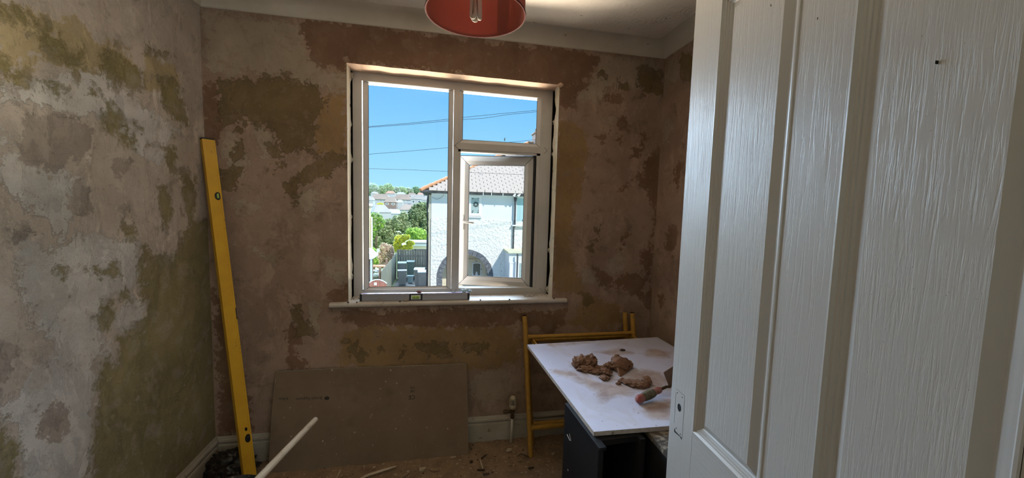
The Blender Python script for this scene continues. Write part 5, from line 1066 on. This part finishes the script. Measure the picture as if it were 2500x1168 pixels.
fhouse(938, 967, 509, 494, 481, 150, m_w2, r_br, 'brick house with two white windows and a hipped roof in the valley', wins=((.12, .36, .70, .92), (.62, .88, .70, .92)))
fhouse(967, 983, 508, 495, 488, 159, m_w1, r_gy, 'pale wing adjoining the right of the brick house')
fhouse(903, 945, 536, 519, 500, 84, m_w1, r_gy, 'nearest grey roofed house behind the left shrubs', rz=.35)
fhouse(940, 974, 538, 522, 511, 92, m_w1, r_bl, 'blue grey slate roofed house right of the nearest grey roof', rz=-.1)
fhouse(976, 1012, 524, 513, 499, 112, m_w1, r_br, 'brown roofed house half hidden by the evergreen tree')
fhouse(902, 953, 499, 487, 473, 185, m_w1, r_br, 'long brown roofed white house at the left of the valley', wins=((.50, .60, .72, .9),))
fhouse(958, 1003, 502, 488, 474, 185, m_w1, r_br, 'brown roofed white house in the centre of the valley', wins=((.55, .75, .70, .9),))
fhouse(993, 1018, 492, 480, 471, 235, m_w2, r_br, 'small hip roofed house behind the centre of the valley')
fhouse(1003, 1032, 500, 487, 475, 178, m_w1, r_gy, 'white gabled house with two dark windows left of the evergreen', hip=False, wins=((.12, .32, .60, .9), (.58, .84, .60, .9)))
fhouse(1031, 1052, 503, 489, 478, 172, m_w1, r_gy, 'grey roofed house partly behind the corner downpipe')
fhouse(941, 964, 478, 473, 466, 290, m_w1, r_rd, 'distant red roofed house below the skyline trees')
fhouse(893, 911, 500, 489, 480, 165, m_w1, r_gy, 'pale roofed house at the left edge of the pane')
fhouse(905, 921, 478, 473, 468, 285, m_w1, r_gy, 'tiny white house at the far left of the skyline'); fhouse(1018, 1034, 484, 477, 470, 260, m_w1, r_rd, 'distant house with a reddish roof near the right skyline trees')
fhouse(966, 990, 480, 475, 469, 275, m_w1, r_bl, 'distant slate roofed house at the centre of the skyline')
HZ1 = [leafm('hazy_grey_leaf', (.46, .52, .46)), leafm('hazy_green_leaf', (.40, .50, .34))]; HZ2 = [leafm('hazy_bright_leaf', (.46, .58, .34)), leafm('hazy_mid_leaf', (.38, .48, .32))]; HZ3 = [leafm('hazy_dark_leaf', (.24, .38, .24)), leafm('hazy_deep_leaf', (.30, .44, .28))]; HZ4 = [leafm('hazy_blue_leaf', (.32, .44, .54)), leafm('hazy_blue_dark_leaf', (.24, .34, .44))]  # distance haze is mixed into these leaf colours
for i, (px, py, rx, ry, cs_, lab) in enumerate(((910, 463, 14, 14, HZ1, 'tall hazy grey green tree at the left end of the skyline'), (932, 463, 9, 9, HZ2, 'bright green skyline tree right of the hazy grey one'), (948, 460, 11, 11, HZ2, 'tallest green skyline tree left of centre'), (966, 465, 9, 8, HZ1, 'low grey green skyline tree left of centre'), (981, 464, 11, 8, HZ2, 'broad pale green skyline tree at the centre'), (998, 466, 9, 7, HZ1, 'low hazy skyline tree right of centre'), (1015, 464, 8, 8, HZ3, 'round dark green skyline tree near the right'), (1034, 466, 9, 10, HZ4, 'hazy blue skyline tree beside the white house roof'), (1047, 470, 7, 8, HZ1, 'hazy skyline tree behind the gutter end'))):
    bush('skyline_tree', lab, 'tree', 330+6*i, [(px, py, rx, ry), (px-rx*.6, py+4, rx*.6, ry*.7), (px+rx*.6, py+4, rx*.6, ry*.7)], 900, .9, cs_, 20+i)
bush('yellow_bush', 'tiny yellow green bush left of the brick house', 'shrub', 140, [(929, 500, 7, 4)], 300, .3, LY, 40)
# television aerial, cables and bird
ae = on(1040, 462, 1, 150); b = B().tube([(0, 0, -2.5), (0, 0, 1.2)], .05, 5)
for z, l_ in ((.9, 1.0), (.3, .8)): b.tube([(-l_, 0, z), (l_, 0, z-.1)], .05, 5)
o = b.done('television_aerial', m_gt); o.location = ae; tag(o, 'television aerial above the far roofs beside the house corner', 'aerial')
m_cb = M('black_cable', (.03, .035, .05), rough=.8)
def cable(pts, Y, r, lab):
    P = [on(x, y, 1, Y) for x, y in pts]; d0 = P[0]+(P[0]-P[1])*3; d1 = P[-1]+(P[-1]-P[-2])*3; o = B().tube([d0]+P+[d1], r, 6).done('overhead_cable', m_cb); tag(o, lab, 'cable', None)
cable([(898, 309.5), (1000, 301), (1097, 291), (1131, 287), (1220, 278), (1311, 269.5)], 11.0, .0065, 'upper of the twin cables crossing the sky')
cable([(898, 311.5), (1000, 304), (1097, 295), (1131, 292), (1180, 289), (1240, 280), (1311, 273)], 11.1, .0065, 'lower of the twin cables crossing the sky')
cable([(898, 377), (1000, 369), (1093, 361), (1180, 354), (1255, 346.5), (1300, 342)], 11.4, .006, 'single cable rising to the right across the middle of the sky')
cable([(898, 412), (1000, 415), (1093, 419)], 11.8, .0055, 'lowest cable just above the far rooftops')
bd = on(1232, 341, 1, 20); b = B().blob((0, 0, 0), .05, 2, .1, 2, 3, (.6, .6, 1)); b.blob((.01, 0, .065), .022, 2, .05, 2, 4); b.prism([(-.01, -.01, -.04), (.01, -.01, -.04), (0, 0, -.11)], (0, .012, 0)); o = b.done('bird', m_dk)
o.location = (bd.x, 14.6, 0)
bpx = on(1232, 341, 1, 14.6); o.location = bpx; tag(o, 'small dark bird in the sky above the transom', 'bird')
